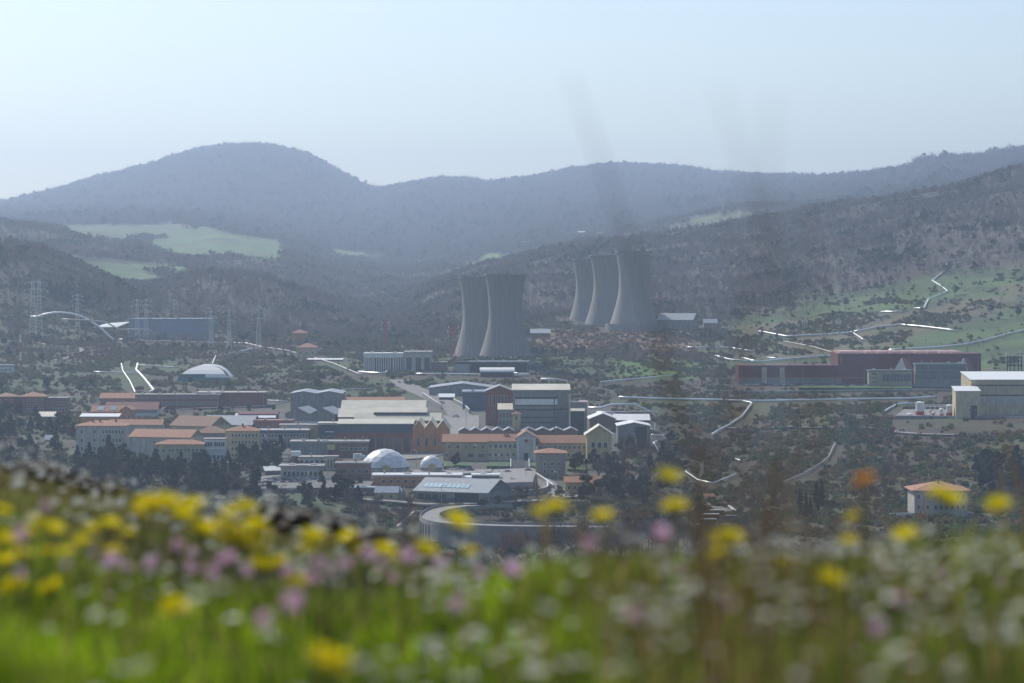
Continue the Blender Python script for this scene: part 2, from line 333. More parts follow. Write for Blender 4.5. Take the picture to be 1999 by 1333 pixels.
# ------------------------------------------------------------------ ribbons: roads, paths, kerbs
def smooth_path(pts, step=4.0):
    pts = [Vector(p) for p in pts]; out = []
    for i in range(len(pts) - 1):
        p0 = pts[max(i - 1, 0)]; p1 = pts[i]; p2 = pts[i + 1]; p3 = pts[min(i + 2, len(pts) - 1)]
        n = max(2, int((p2 - p1).length / step))
        for k in range(n):
            t = k / n
            out.append(.5 * ((2 * p1) + (p2 - p0) * t + (2 * p0 - 5 * p1 + 4 * p2 - p3) * t * t + (3 * p1 - p0 - 3 * p2 + p3) * t ** 3))
    out.append(pts[-1]); return out
def road(name, pix, width, m='asphalt_pale', dz=.35, kerb=False, dmin=1020):
    P_ = smooth_path([G(x, y, 0, dmin) for x, y in pix], 5); mb = MB(); kb = MB(); k = len(P_)
    prev = None
    for i, p in enumerate(P_):
        t = P_[min(i + 1, k - 1)] - P_[max(i - 1, 0)]; t.z = 0; t.normalize(); s = Vector((t.y, -t.x, 0)) * (width / 2)
        l, r = p - s, p + s; z = max(gz_xy(q.x, q.y) for q in (l, p, r)) + dz
        l.z = r.z = z
        if prev: mb.slab(prev[0], prev[1], r, l, .5)
        prev = (l, r)
    o = mb.build(name, m); tag(o, kind='structure'); return o
def patch(name, pix, m, dz=.3, n=14, dmin=1020):
    """a level piece of ground outlined in the photograph, laid on the terrain"""
    q = [G(x, y, 0, dmin) for x, y in pix]; z = max(p.z for p in q) + dz
    c = sum(q, Vector()) / len(q); top = [(p.x, p.y, z) for p in q]
    mb = MB(); mb.poly(top); b = [(p.x, p.y, z - 2.5) for p in q]
    for i in range(len(q)): j = (i + 1) % len(q); mb.quad(b[i], b[j], top[j], top[i])
    o = mb.build(name, m); tag(o, kind='structure'); return o
# ------------------------------------------------------------------ buildings
FOOT = []            # footprints, so that no tree grows inside a house
_wc = {}
VENTS = []
for k in range(3):
    b = MB(); 
    if k == 0: b.box(-.9, .9, -.7, .7, -.02, 1.1)
    elif k == 1: b.tube([(0, 0, -.02), (0, 0, 1.5)], .35, 8); b.lathe([(.55, 1.5), (.0001, 1.9)], 8)
    else: b.box(-1.6, 1.6, -.8, .8, -.02, .6); b.box(-.5, .5, -.5, .5, .601, 1.0)
    VENTS.append(b.mesh('roof_vent', ['steel', 'sheet_grey', 'sheet_white'][k]))
b = MB(); b.tube([(0, 0, -.5), (0, 0, .98)], .09, 5); DOWN = b.mesh('downpipe', 'steel')
def window_mesh(w_, h_, frame='frame_white', glass='glass_dark'):
    key = (round(w_, 2), round(h_, 2), frame, glass)
    if key not in _wc:
        b = MB(); f = .14
        b.box(-w_ / 2, w_ / 2, -.03, .05, 0, h_, 1)
        for x0, x1, z0, z1 in ((-w_ / 2 - f, -w_ / 2, -f, h_ + f), (w_ / 2, w_ / 2 + f, -f, h_ + f), (-w_ / 2, w_ / 2, h_, h_ + f), (-w_ / 2, w_ / 2, -f, 0)):
            b.box(x0, x1, -.16, .05, z0, z1, 0)
        _wc[key] = b.mesh('window', [frame, glass])
    return _wc[key]
def bld(name, label, cat, x0, x1, yb, yt, yr=None, D=12., roof='gx', wall='cream', rm='tile', rot=0., wins=(), over=.6, dmin=1020,
        d=None, gables=3, group=None, frame='frame_white', glass='glass_dark', left_wins=(), chim=(), base=None, found=5.0):
    """x0, x1: the front's left and right edge, yb its foot, yt its eave, yr its ridge, all read off the photograph; D: depth in metres"""
    xc = (x0 + x1) / 2
    if d is None: d = hit(xc, yb, dmin)
    s = d / F; cr = math.cos(R(rot)); W = (x1 - x0) * s / max(.5, cr); H = (yb - yt) * s; rise = ((yt - yr) * s) if yr is not None else .5
    loc = P(xc, yb, d)
    if base is not None: loc.z = base
    e = empty(name, loc, R(rot)); tag(e, label, cat, group)
    FOOT.append((loc.x - math.sin(R(rot)) * D / 2, loc.y + math.cos(R(rot)) * D / 2, max(W, D) / 2 + 2, W / 2 + 3, D / 2 + 3, R(rot)))
    hw = W / 2; mb = MB(); z0 = -found
    def wallbox(zl=H, zr=H, zb=None): 
        mb.box(-hw, hw, 0, D, z0, H)
    wallbox(); rb = MB(); t = .3; o_ = over
    if roof == 'gx':
        zr = H + rise; k = rise / (D / 2)
        for sx in (-hw, hw): mb.hexa([(sx - .01 * (sx > 0) , 0, H - .01), (sx, 0, H), (sx, D, H), (sx, D, H - .01), (sx, D / 2 - .01, zr - .02), (sx, D / 2, zr - .02), (sx, D / 2 + .01, zr - .02), (sx, D / 2 + .02, zr - .02)])
        mb.poly([(-hw, 0, H), (-hw, D / 2, zr), (-hw, D, H)]); mb.poly([(hw, 0, H), (hw, D, H), (hw, D / 2, zr)])
        rb.slab((-hw - o_, -o_, H - k * o_ + .15), (hw + o_, -o_, H - k * o_ + .15), (hw + o_, D / 2, zr + .15), (-hw - o_, D / 2, zr + .15), t)
        rb.slab((-hw - o_, D / 2, zr + .151), (hw + o_, D / 2, zr + .151), (hw + o_, D + o_, H - k * o_ + .15), (-hw - o_, D + o_, H - k * o_ + .15), t)
    elif roof in ('gy', 'multi'):
        n = 1 if roof == 'gy' else gables; gw = W / n; k = rise / (gw / 2)
        for g in range(n):
            a = -hw + g * gw; c = a + gw / 2; b_ = a + gw; zr = H + rise
            mb.poly([(a, 0, H), (b_, 0, H), (c, 0, zr)]); mb.poly([(a, D, H), (c, D, zr), (b_, D, H)])
            ol = o_ if g == 0 else 0; orr = o_ if g == n - 1 else 0
            rb.slab((a - ol, -o_, H - k * ol + .15), (c, -o_, zr + .15), (c, D + o_, zr + .15), (a - ol, D + o_, H - k * ol + .15), t)
            rb.slab((c, -o_, zr + .152), (b_ + orr, -o_, H - k * orr + .152), (b_ + orr, D + o_, H - k * orr + .152), (c, D + o_, zr + .152), t)
    elif roof == 'hip':
        zr = H + rise; m_ = min(hw, D / 2); a = hw + o_; ya, yb_ = -o_, D + o_; rx = max(hw - m_, .3)
        A, B, C_, D_ = (-a, ya, H), (a, ya, H), (a, yb_, H), (-a, yb_, H); E1, E2 = (-rx, D / 2, zr), (rx, D / 2, zr)
        rb.quad(A, B, E2, E1); rb.poly([B, C_, E2]); rb.quad(C_, D_, E1, E2); rb.poly([D_, A, E1])
        rb.box(-a, a, ya, yb_, H - .25, H - .003)
    elif roof == 'mono':
        zr = H + rise; mb.poly([(-hw, 0, H), (-hw, D, zr), (-hw, D, H)]); mb.poly([(hw, 0, H), (hw, D, H), (hw, D, zr)]); mb.quad((-hw, D, H), (-hw, D, zr), (hw, D, zr), (hw, D, H))
        k = rise / D; rb.slab((-hw - o_, -o_, H - k * o_ + .15), (hw + o_, -o_, H - k * o_ + .15), (hw + o_, D + o_, zr + k * o_ + .15), (-hw - o_, D + o_, zr + k * o_ + .15), t)
    elif roof == 'flat':
        rb.box(-hw - o_, hw + o_, -o_, D + o_, H + .002, H + max(.35, rise))
        vents = int(min(6, W / 9)) if W > 12 and D > 7 else 0
    elif roof in ('vx', 'vy'):
        n = 12; pr = []
        for i in range(n + 1):
            a = math.pi * i / n; pr.append((-math.cos(a), math.sin(a)))
        if roof == 'vx':
            cs = [(D / 2 + u * (D / 2 + o_), H + v * rise) for u, v in pr]
            for i in range(n): rb.slab((-hw - o_, cs[i][0], cs[i][1] + .1), (hw + o_, cs[i][0], cs[i][1] + .1), (hw + o_, cs[i + 1][0], cs[i + 1][1] + .1), (-hw - o_, cs[i + 1][0], cs[i + 1][1] + .1), .15)
            for sx in (-hw, hw): mb.poly([(sx, y_, z_) for y_, z_ in cs])
        else:
            cs = [(u * (hw + o_), H + v * rise) for u, v in pr]
            for i in range(n): rb.slab((cs[i][0], -o_, cs[i][1] + .1), (cs[i][0], D + o_, cs[i][1] + .1), (cs[i + 1][0], D + o_, cs[i + 1][1] + .1), (cs[i + 1][0], -o_, cs[i + 1][1] + .1), .15)
            for sy in (0, D): mb.poly([(x_, sy, z_) for x_, z_ in cs])
    mb.build('wall', wall, e); rf = rb.build('roof', rm, e)
    if roof == 'flat' and W > 12 and D > 7:
        rr = random.Random(int(x0) * 31 + int(yb))
        for i in range(int(min(6, W / 9))):
            vx = -hw + W * (i + .3 + .4 * rr.random()) / int(min(6, W / 9)); inst('roof_vent', VENTS[rr.randrange(3)], rf, (vx, D * rr.uniform(.12, .6), H + max(.35, rise)))
    if W > 18 and roof in ('gx', 'hip', 'flat'):
        for fx in (.02, .5, .98): inst('downpipe', DOWN, e, (-hw + W * fx, -.08, 0), 0, (1, 1, H))
    for (n, zf, ww, wh, xa, xb) in wins:
        me = window_mesh(ww, wh, frame, glass)
        for i in range(n):
            fx = (xa + xb) / 2 if n == 1 else xa + (xb - xa) * i / (n - 1)
            inst('window', me, e, (-hw + W * fx, -.04, H * zf - wh / 2))
    for (n, zf, ww, wh, ya, yb_) in left_wins:
        me = window_mesh(ww, wh, frame, glass)
        for i in range(n):
            fy = (ya + yb_) / 2 if n == 1 else ya + (yb_ - ya) * i / (n - 1)
            inst('window', me, e, (-hw - .04, D * fy, H * zf - wh / 2), R(-90))
    for cx in chim:
        c = MB(); c.box(-.45, .45, -.45, .45, -1.2, 1.3); c.box(-.6, .6, -.6, .6, 1.301, 1.5)
        q = c.build('chimney', 'brown_brick', rf, (-hw + W * cx, D * .4, H + rise * .75))
    e['_W'] = W; e['_H'] = H; e['_D'] = D
    return e
def door(e, fx, w_, h_, m='dark', name='door', z=0.0, proud=.08):
    b = MB(); b.box(-w_ / 2, w_ / 2, -proud, .05, 0, h_); return b.build(name, m, e, (-e['_W'] / 2 + e['_W'] * fx, 0, z))
def band(e, zf0, zf1, m='dark', name='window_band', fa=0.0, fb=1.0, proud=.12):
    W, H = e['_W'], e['_H']; b = MB(); b.box(-W / 2 + W * fa, -W / 2 + W * fb, -proud, .05, H * zf0, H * zf1); return b.build(name, m, e)
def pilasters(e, n, m, w_=.8, zf=1.0, fa=0., fb=1.):
    W, H = e['_W'], e['_H']; b = MB(); b.box(-w_ / 2, w_ / 2, -.35, .02, -.5, H * zf - .02); me = b.mesh('pilaster', m)
    for i in range(n): inst('pilaster', me, e, (-W / 2 + W * (fa + (fb - fa) * i / (n - 1)), 0, 0))

# far left, the red-brown apartment rows
bld('apartment_block', 'dark red apartment block cut by the frame, first of the brick row', 'building', -12, 28, 806, 774, 767, 14, 'hip', 'brick_red', 'tile_brown', wins=[(3, .75, 1.1, 1.5, .3, .85), (3, .35, 1.1, 1.5, .3, .85)])
bld('apartment_block', 'square red-brown block with broad tiled roof, second of the brick row', 'building', 34, 87, 806, 774, 766, 16, 'hip', 'brick_red', 'tile', wins=[(5, .78, 1.1, 1.5, .4, .92), (5, .48, 1.1, 1.5, .4, .92), (4, .2, 1.1, 1.5, .4, .9)])
bld('apartment_block', 'low flat pinkish block right of the square red-brown one', 'building', 88, 131, 805, 777, 776, 12, 'flat', 'brown_brick', 'roof_felt', wins=[(3, .65, 1.1, 1.6, .6, .95), (6, .2, 1.4, 1.8, .3, .95)])
bld('shed', 'small shed with pale sheet roof among trees before the brick blocks', 'shed', 74, 106, 818, 813, 806, 12, 'mono', 'grey_wall', 'sheet_pale', rot=6)
bld('shed', 'pale small roof deep in the trees under the sheet-roofed shed', 'shed', 88, 101, 862, 857, 850, 6, 'gx', 'pale_plaster', 'sheet_grey')
bld('long_workshop', 'long brick workshop with low orange tiled roof beside the flat row', 'building', 195, 264, 790, 777, 768, 16, 'gx', 'orange_plaster', 'tile', wins=[(8, .45, .9, 1.2, .15, .95)])
e = bld('long_office_row', 'long flat dark red office row with many upright windows', 'building', 264, 428, 797, 771, 769.5, 12, 'flat', 'brick_red', 'roof_felt', wins=[(30, .82, .7, 1.2, .02, .98), (30, .38, .7, 1.8, .02, .98)])
bld('office_annex', 'red-roofed hall with white clerestory strip behind the solar-panelled building', 'building', 206, 307, 812, 799, 786, 16, 'gx', 'white_wall', 'dark_red', wins=[(16, .65, 1.0, 1.5, .5, .97)])
e = bld('solar_hall', 'orange gabled building with solar panels on its tiled roof', 'building', 178, 240, 828, 803, 793, 15, 'gx', 'orange_plaster', 'tile', wins=[(5, .3, 1, 1.4, .2, .9)])
W_, H_, D_ = e['_W'], e['_H'], e['_D']; ks = ((803 - 793) * hit(209, 828) / F) / (D_ / 2)
for fx in (.28, .68):
    b = MB(); b.slab((-2, .8, H_ + ks * .8 + .4), (2, .8, H_ + ks * .8 + .4), (2, D_ * .42, H_ + ks * D_ * .42 + .4), (-2, D_ * .42, H_ + ks * D_ * .42 + .4), .12); b.build('solar_panel', 'solar', e, (-W_ / 2 + W_ * fx, 0, 0))
bld('gable_hall', 'narrow orange gable end right beside the solar-panelled building', 'building', 235, 257, 828, 800, 793, 18, 'gy', 'orange_plaster', 'tile', wins=[(2, .5, 1, 2.2, .3, .7)])
bld('lean_to_workshop', 'orange workshop with bright metal roof strip before the solar-panelled building', 'building', 157, 231, 834, 813, 809, 9, 'mono', 'orange_plaster', 'sheet_white')
e = bld('school_building', 'large pale three-storey building with tan tiled roof above the wood', 'building', 148, 244, 890, 831, 822, 18, 'hip', 'pale_plaster', 'tile', wins=[(2, .80, 1.1, 1.9, .12, .38), (7, .80, .9, 1.9, .56, .95), (2, .52, 1.1, 1.9, .12, .38), (6, .52, .9, 1.9, .56, .9), (2, .24, 1.1, 1.9, .12, .38), (4, .24, 1.0, 1.9, .62, .9)], chim=(.3, .45, .78))
bld('tiled_wing', 'low wing with long orange tiled roof behind the pale three-storey building', 'building', 214, 316, 845, 829, 820, 14, 'gx', 'pale_plaster', 'tile')
bld('gabled_house', 'tall cream house with plain broad gable and brown-red roof', 'house', 330, 412, 872, 831, 814, 22, 'gx', 'cream', 'tile_brown', rot=-24, wins=[(4, .55, .9, 1.6, .25, .9), (4, .2, .9, 1.6, .25, .9)], left_wins=[(2, .85, 1, 1, .35, .65)])
bld('gabled_house', 'pale house with blank wide gable beside the three-storey building', 'house', 250, 372, 895, 853, 840, 20, 'gx', 'pale_plaster', 'tile', rot=-15, wins=[(7, .75, .9, 1.5, .42, .95), (6, .38, .9, 1.5, .42, .95)], left_wins=[(1, .6, 1.2, 1.8, .5, .5)])
bld('terrace_house', 'cream two-storey house with orange roof before the blank-gabled house', 'house', 303, 396, 908, 867, 859, 12, 'hip', 'cream', 'tile', wins=[(3, .70, 1, 1.5, .05, .3), (8, .72, .9, 1.6, .38, .96), (8, .3, .9, 1.6, .38, .96)])
bld('villa', 'grey-blue villa under a brown roof, between two cream houses', 'house', 381, 440, 882, 845, 833, 14, 'hip', 'grey_wall', 'tile_brown', wins=[(3, .6, .9, 1.3, .3, .8)])
e = bld('balcony_house', 'white house front with long glazed upper balcony', 'house', 398, 438, 904, 858, 856, 9, 'flat', 'white_wall', 'roof_felt', wins=[(3, .8, 1.4, 2.2, .1, .35), (5, .8, 1.2, 2.2, .55, .95), (5, .25, 1.2, 2.2, .12, .9)])
b = MB(); b.box(-e['_W'] / 2, e['_W'] / 2, -1.2, -.05, e['_H'] * .55, e['_H'] * .62); b.build('balcony', 'frame_white', e)
bld('apartment_house', 'yellowish apartment house with orange hip roof and ranks of shutters', 'building', 440, 503, 896, 841, 831, 16, 'hip', 'yellow_plaster', 'tile', wins=[(8, .84, .9, 1.7, .22, .96), (8, .6, .9, 1.7, .22, .96), (8, .36, .9, 1.7, .22, .96), (8, .14, .9, 1.5, .22, .96)], chim=(.5,))
bld('depot', 'flat red-brown depot with bright skylights on its roof', 'building', 383, 517, 794, 767, 765.5, 18, 'flat', 'brick_red', 'roof_felt', wins=[(3, .3, 3, 1.5, .4, .75)])
e = bld('twin_gable_hall', 'large grey hall with two low gables below the scrubby slope', 'hall', 567, 667, 800, 768, 763.5, 40, 'multi', 'grey_wall', 'sheet_grey', gables=2)
e = bld('twin_gable_workshop', 'smaller grey workshop with two pale gables and dark gate', 'hall', 556, 654, 834, 808, 796, 26, 'multi', 'grey_wall', 'sheet_grey', gables=2, rot=-10); door(e, .73, 3.2, 3.0, name='gate'); band(e, 0, .45, 'white_wall', 'lower_wall', 0, .68, .1)
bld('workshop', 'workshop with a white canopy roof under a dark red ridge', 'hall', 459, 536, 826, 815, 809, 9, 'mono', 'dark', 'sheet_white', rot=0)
bld('workshop', 'dark red ridge hall with bright orange end, above the white canopy', 'hall', 466, 541, 824, 808, 804, 14, 'gx', 'sheet_red', 'dark_red')
bld('grey_shed', 'two-part grey sheet-roofed shed behind the villas', 'shed', 395, 492, 842, 829, 813, 24, 'gx', 'grey_wall', 'sheet_grey', rot=-8)
bld('grey_shed', 'small grey gable shed lying against the two-part shed', 'shed', 468, 500, 836, 826, 818, 20, 'gy', 'grey_wall', 'sheet_blue')
bld('orange_depot', 'low bright orange depot between the sheds and offices', 'building', 496, 570, 842, 824, 820, 12, 'flat', 'sheet_red', 'sheet_red', wins=[(5, .4, 1.4, 1.2, .1, .7)])
bld('office_block', 'pale flat office front of big panes above the long grey block', 'building', 546, 600, 850, 830, 828.5, 10, 'flat', 'pale_plaster', 'roof_felt', wins=[(7, .5, 1.6, 2.6, .08, .94)])
e = bld('long_grey_block', 'long grey-blue block with two white bands of windows', 'building', 503, 602, 872, 841, 839, 14, 'flat', 'blue_wall', 'roof_felt', wins=[(16, .72, 1.2, 1.6, .05, .97), (16, .35, 1.2, 1.4, .05, .97)]); band(e, .5, .58, 'pale_plaster', 'parapet_band', .05, 1)
bld('yellow_tower_block', 'narrow plain yellow block in front of the halls', 'building', 601, 622, 868, 830, 829, 10, 'flat', 'yellow_plaster', 'roof_felt')
e = bld('laboratory_block', 'grey laboratory block with flat pale roof by the big shed front', 'building', 622, 664, 868, 829, 825, 12, 'flat', 'blue_wall', 'sheet_pale', wins=[(5, .35, 1.3, 1.5, .1, .9)]); band(e, .62, .68, 'frame_white', 'parapet_band', .3, .7)
e = bld('low_office', 'low grey office with flat roof over dark windows, above the parked cars', 'building', 567, 640, 892, 864, 861, 14, 'flat', 'grey_wall', 'roof_felt', wins=[(3, .45, 1.6, 1.4, .1, .5)])
e = bld('low_office', 'olive low office with a glowing yellow stair window', 'building', 616, 718, 892, 865, 861, 14, 'flat', 'brown_brick', 'roof_felt', wins=[(6, .6, 1.8, 1.4, .5, .95)])
b = MB(); b.box(-2.0, 2.0, -.4, .05, 0, 2.9); b.build('stair_window', 'yellow_glass', e, (-e['_W'] / 2 + e['_W'] * .30, 0, e['_H'] * .52))
e = bld('canteen', 'white two-level flat building with glazed ground floor by the car park', 'building', 584, 634, 917, 893, 891.5, 12, 'flat', 'pale_plaster', 'roof_felt', wins=[(5, .65, 1.5, 1.5, .1, .9)])
e = bld('canteen', 'low long pavilion with a thin flat roof directly above the car park', 'building', 548, 628, 936, 911, 908.5, 12, 'flat', 'pale_plaster', 'roof_felt', wins=[(9, .45, 1.4, 2.2, .1, .95)], over=1.2)
b = MB(); b.box(-2.4, 2.4, -2, 2, 0, 2.4); b.build('roof_box', 'sheet_white', e, (-3, 5, e['_H'] + 5.0))
e = bld('glass_stairhouse', 'pale concrete frame stairhouse right of the white two-level building', 'building', 636, 658, 918, 892, 890, 6, 'flat', 'pale_plaster', 'roof_felt', wins=[(3, .5, 1.0, 4.5, .2, .8)])
e = bld('olive_block', 'olive-brown low block behind the big white dome', 'building', 655, 722, 940, 906, 903, 12, 'flat', 'brown_brick', 'asphalt_pale', wins=[(5, .6, 1.8, 1.8, .1, .9)])

# the big turbine halls
bld('turbine_hall', 'rearmost turbine hall showing a narrow reddish roof', 'hall', 671, 789, 800, 783, 776, 14, 'gx', 'brown_brick', 'tile', dmin=1700)
e = bld('turbine_hall', 'turbine hall with the broad pale corrugated roof, above the others', 'hall', 667, 830, 816, 797, 783, 24, 'gx', 'dark', 'sheet_pale')
e = bld('turbine_hall', 'turbine hall with pale corrugated roof half hidden behind the lower one', 'hall', 661, 828, 838, 813.5, 799.5, 26, 'gx', 'brown_brick', 'sheet_pale', wins=[(8, .5, 2, 3, .05, .4)])
e = bld('turbine_hall', 'lowest turbine hall under a smooth cream roof with a raised ridge light', 'hall', 693, 860, 856, 820.5, 808, 22, 'gx', 'brown_brick', 'sheet_pale', rot=0)
d_ = hit((693 + 860) / 2, 856); s_ = d_ / F; b = MB(); W_ = e['_W']; H_ = e['_H']
b.box(W_ * -.29, W_ * .34, 8.5, 14, H_ + .6, H_ + 4.6); r_ = MB(); r_.slab((W_ * -.29, 7.6, H_ + 4.3), (W_ * .34, 7.6, H_ + 4.3), (W_ * .34, 15, H_ + 6.6), (W_ * -.29, 15, H_ + 6.6), .3)
q = b.build('ridge_light', 'dark', e); r_.build('ridge_roof', 'sheet_pale', q)
e = bld('machine_house', 'wide machine house with dark blue upper wall and red-orange piers', 'hall', 660, 806, 884, 827, 821, 14, 'mono', 'brown_brick', 'sheet_pale')
band(e, .70, .98, 'blue_wall', 'upper_cladding', 0, 1, .2); band(e, .55, .695, 'brick_red', 'brick_band', 0, 1, .15)
pilasters(e, 9, 'orange_plaster', 1.0, .54, .02, .98)
for i in range(8): door(e, .08 + i * .12, 3.6, e['_H'] * .45, 'glass_dark', 'tall_window', .8, .06)
e = bld('sawtooth_workshop', 'orange-brown workshop with three steep small gables by the road', 'hall', 806, 876, 884, 836, 820, 34, 'multi', 'orange_plaster', 'sheet_pale', gables=3, wins=[(4, .45, 1.6, 4.2, .15, .85)])
bld('roof_annex', 'small annex with a pale mono roof at the orange workshop', 'building', 822, 842, 880, 839, 830, 8, 'mono', 'brown_brick', 'sheet_pale')

# buildings round the tall factory
bld('long_roof_hall', 'low grey hall under a long bright-edged shallow gable', 'hall', 838, 966, 772, 757, 748.5, 40, 'gy', 'grey_wall', 'sheet_grey', rot=0, over=.5)
bld('blue_hall', 'blue-grey sheet hall beside the road bend', 'hall', 903, 949, 800, 766, 764, 30, 'flat', 'blue_wall', 'sheet_blue')
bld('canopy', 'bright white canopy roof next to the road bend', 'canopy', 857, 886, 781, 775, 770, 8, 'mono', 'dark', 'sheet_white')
e = bld('brick_hall', 'dark red brick hall with tall windows and shallow gable', 'hall', 948, 1001, 830, 763, 753, 26, 'gy', 'brick_red', 'sheet_grey', wins=[(2, .72, 1.2, 6, .18, .32), (3, .72, 1.2, 6, .5, .75), (2, .3, 1.2, 5, .3, .7)])
e = bld('process_tower', 'tall pale process building with dark horizontal bands and white roof', 'factory', 1001, 1090, 846, 761, 753, 24, 'mono', 'grey_wall', 'sheet_pale')
for a, b_ in ((.80, .84), (.63, .65), (.53, .56), (.36, .38), (.24, .26)): band(e, a, b_, 'dark', 'louvre_band', .05, .98)
band(e, .66, .79, 'white_wall', 'cladding_panel', .05, .98, .1)
e = bld('process_tower', 'grey process building right of the dark-banded one, with roof ducts', 'factory', 1090, 1112, 846, 761, 753, 24, 'mono', 'grey_wall', 'sheet_pale'); band(e, .55, .57, 'dark', 'louvre_band')
e = bld('glazed_annex', 'olive glazed annex with cream roof left of the process building', 'building', 973, 1001, 846, 799, 790, 12, 'mono', 'grey_wall', 'sheet_pale', wins=[(4, .75, 1.2, 3, .15, .85), (4, .45, 1.2, 3, .15, .85)])
bld('side_block', 'pale plain block at the right shoulder of the process building', 'building', 1112, 1146, 850, 786, 784, 16, 'flat', 'grey_wall', 'roof_felt')
bld('dark_annex', 'dark box annex with a small bright roof strip', 'building', 1114, 1140, 856, 802, 799, 8, 'mono', 'dark', 'sheet_pale')
e = bld('sawtooth_shed', 'dark shed with four small gables left of the bell tower', 'shed', 895, 1004, 866, 841, 835, 14, 'multi', 'brown_brick', 'sheet_grey', gables=5, over=.3)
e = bld('sawtooth_shed', 'dark shed with four small gables right of the bell tower', 'shed', 1018, 1128, 868, 841, 835, 14, 'multi', 'brown_brick', 'sheet_grey', gables=4, over=.3)
e = bld('bell_tower', 'slim ochre bell tower with dark belfry opening', 'tower', 1000, 1016, 862, 808, 803, 4.2, 'hip', 'yellow_plaster', 'tile_brown', wins=[(1, .86, 1.2, 2.4, .5, .5)])
# the long yellow villa
e = bld('main_office', 'yellow office wing with orange tiled roof, nearest the small dome', 'building', 865, 951, 899, 862, 849, 16, 'gx', 'yellow_plaster', 'tile', wins=[(5, .72, 1.3, 1.7, .14, .9), (2, .28, 1.2, 1.7, .08, .3), (1, .28, 3, 1.9, .62, .62), (1, .28, 3, 1.9, .86, .86)], left_wins=[(2, .7, 1.1, 1.5, .3, .7)])
e = bld('main_office', 'pale office wing with orange tiled roof, joined to the church front', 'building', 951, 1008, 899, 861, 849, 16, 'gx', 'cream', 'tile', wins=[(1, .75, 1.0, 1.8, .12, .12), (5, .75, 1.3, 1.9, .3, .95), (3, .3, 1.1, 1.7, .1, .5), (2, .3, 1.1, 1.7, .7, .9)], chim=(.6, .7))
e = bld('church', 'pale blue church front with pediment between the office wings', 'church', 1008, 1046, 900, 854, 842, 26, 'gy', 'pale_plaster', 'tile_brown', over=.7); door(e, .5, 2.2, 4.2); 
b = MB(); b.tube([(0, -.12, 0), (0, .06, 0)], .9, 16); b.build('round_window', 'glass_dark', e, (0, 0, e['_H'] * .86))
band(e, .93, .97, 'white_wall', 'cornice', 0, 1, .35)
for fx in (.08, .92): door(e, fx, .9, e['_H'] * .92, 'white_wall', 'pilaster', 0, .2)
e = bld('main_office', 'cream office wing with orange roof right of the church front', 'building', 1050, 1145, 897, 864, 851, 14, 'gx', 'cream', 'tile', wins=[(10, .72, 1.0, 1.5, .06, .95), (9, .26, 1.0, 1.5, .1, .95)])
e = bld('gate_house', 'tall ochre block with three-bay window row and low pale gable', 'building', 1146, 1194, 906, 846, 830, 16, 'gy', 'yellow_plaster', 'sheet_pale', wins=[(3, .62, 1.8, 2.8, .25, .75), (4, .16, 1.1, 2, .15, .85)], over=1.4)
bld('brick_gable_hall', 'brown hall with curved bright gable edge above the ochre block', 'hall', 1151, 1202, 838, 817, 807, 30, 'gy', 'brown_brick', 'sheet_white', over=.8)
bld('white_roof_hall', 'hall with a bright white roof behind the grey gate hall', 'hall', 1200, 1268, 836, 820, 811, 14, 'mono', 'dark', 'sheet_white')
e = bld('gate_hall', 'grey low-gabled hall with a tall dark open gate', 'hall', 1206, 1269, 871, 831, 824.5, 28, 'gy', 'grey_wall', 'sheet_white'); door(e, .72, 6.5, e['_H'] * .95, name='gate'); band(e, 0, .38, 'concrete', 'lower_wall', .0, .6, .25)
e = bld('round_house', 'grey-brown tower house with pointed tan roof, in front of the office', 'house', 1046, 1104, 932, 884, 876, 15, 'hip', 'concrete', 'tile', over=1.0, wins=[(1, .82, 1.1, 1.5, .18, .18), (3, .55, 1.1, 1.5, .3, .8), (3, .25, 1.1, 1.5, .3, .8)])
bld('tiled_house', 'ochre house with two orange roofs among the trees below the tower house', 'house', 1103, 1142, 962, 941, 932, 12, 'gx', 'yellow_plaster', 'tile', wins=[(3, .5, 1, 1.6, .2, .8)])
bld('tiled_house', 'orange roof ridge just right of the ochre two-roofed house', 'house', 1150, 1196, 958, 943, 931, 12, 'gx', 'yellow_plaster', 'tile')

# museum corner and hangar
e = bld('museum_block', 'long flat orange block with bright roof edge below the domes', 'building', 728, 900, 950, 929.5, 926.5, 14, 'flat', 'orange_plaster', 'sheet_white', wins=[(11, .5, 1.6, 1.6, .12, .96)])
bld('museum_block', 'short orange block with white roof, right end of the long one', 'building', 868, 918, 950, 934, 931, 10, 'flat', 'orange_plaster', 'sheet_white', wins=[(4, .5, 1.4, 1.4, .2, .9)])
bld('museum_block', 'dark brown-red block with pale roof strip facing the plaza', 'building', 922, 974, 946, 929, 926, 10, 'flat', 'brown_brick', 'sheet_white')
e = bld('hangar', 'grey vaulted hangar with a strip of skylights facing the ring road', 'hangar', 806, 952, 980, 960, 938, 30, 'gx', 'concrete', 'sheet_grey', rot=-22, over=.4)
W_, H_, D_ = e['_W'], e['_H'], e['_D']; rise_ = (960 - 938) * hit(879, 980) / F; ks = rise_ / (D_ / 2)
for i in range(10):
    x_ = -W_ * .42 + i * W_ * .062; b = MB(); b.slab((0, 4, H_ + ks * 4 + .35), (W_ * .055, 4, H_ + ks * 4 + .35), (W_ * .055, 8, H_ + ks * 8 + .35), (0, 8, H_ + ks * 8 + .35), .1); b.build('skylight', 'skylight', e, (x_, 0, 0))
door(e, .72, 12, H_ * .9, name='gate'); 
for i, fx in enumerate((.1, .2, .3, .4)): door(e, fx, 3, 2.4, 'glass_dark', 'window', 1.2, .06)
e = bld('gate_lodge', 'small yellow lodge with dark roof at the left of the hangar', 'house', 733, 776, 977, 961, 951, 11, 'gx', 'yellow_plaster', 'sheet_blue', wins=[(2, .5, 1.6, 1.5, .3, .7)])
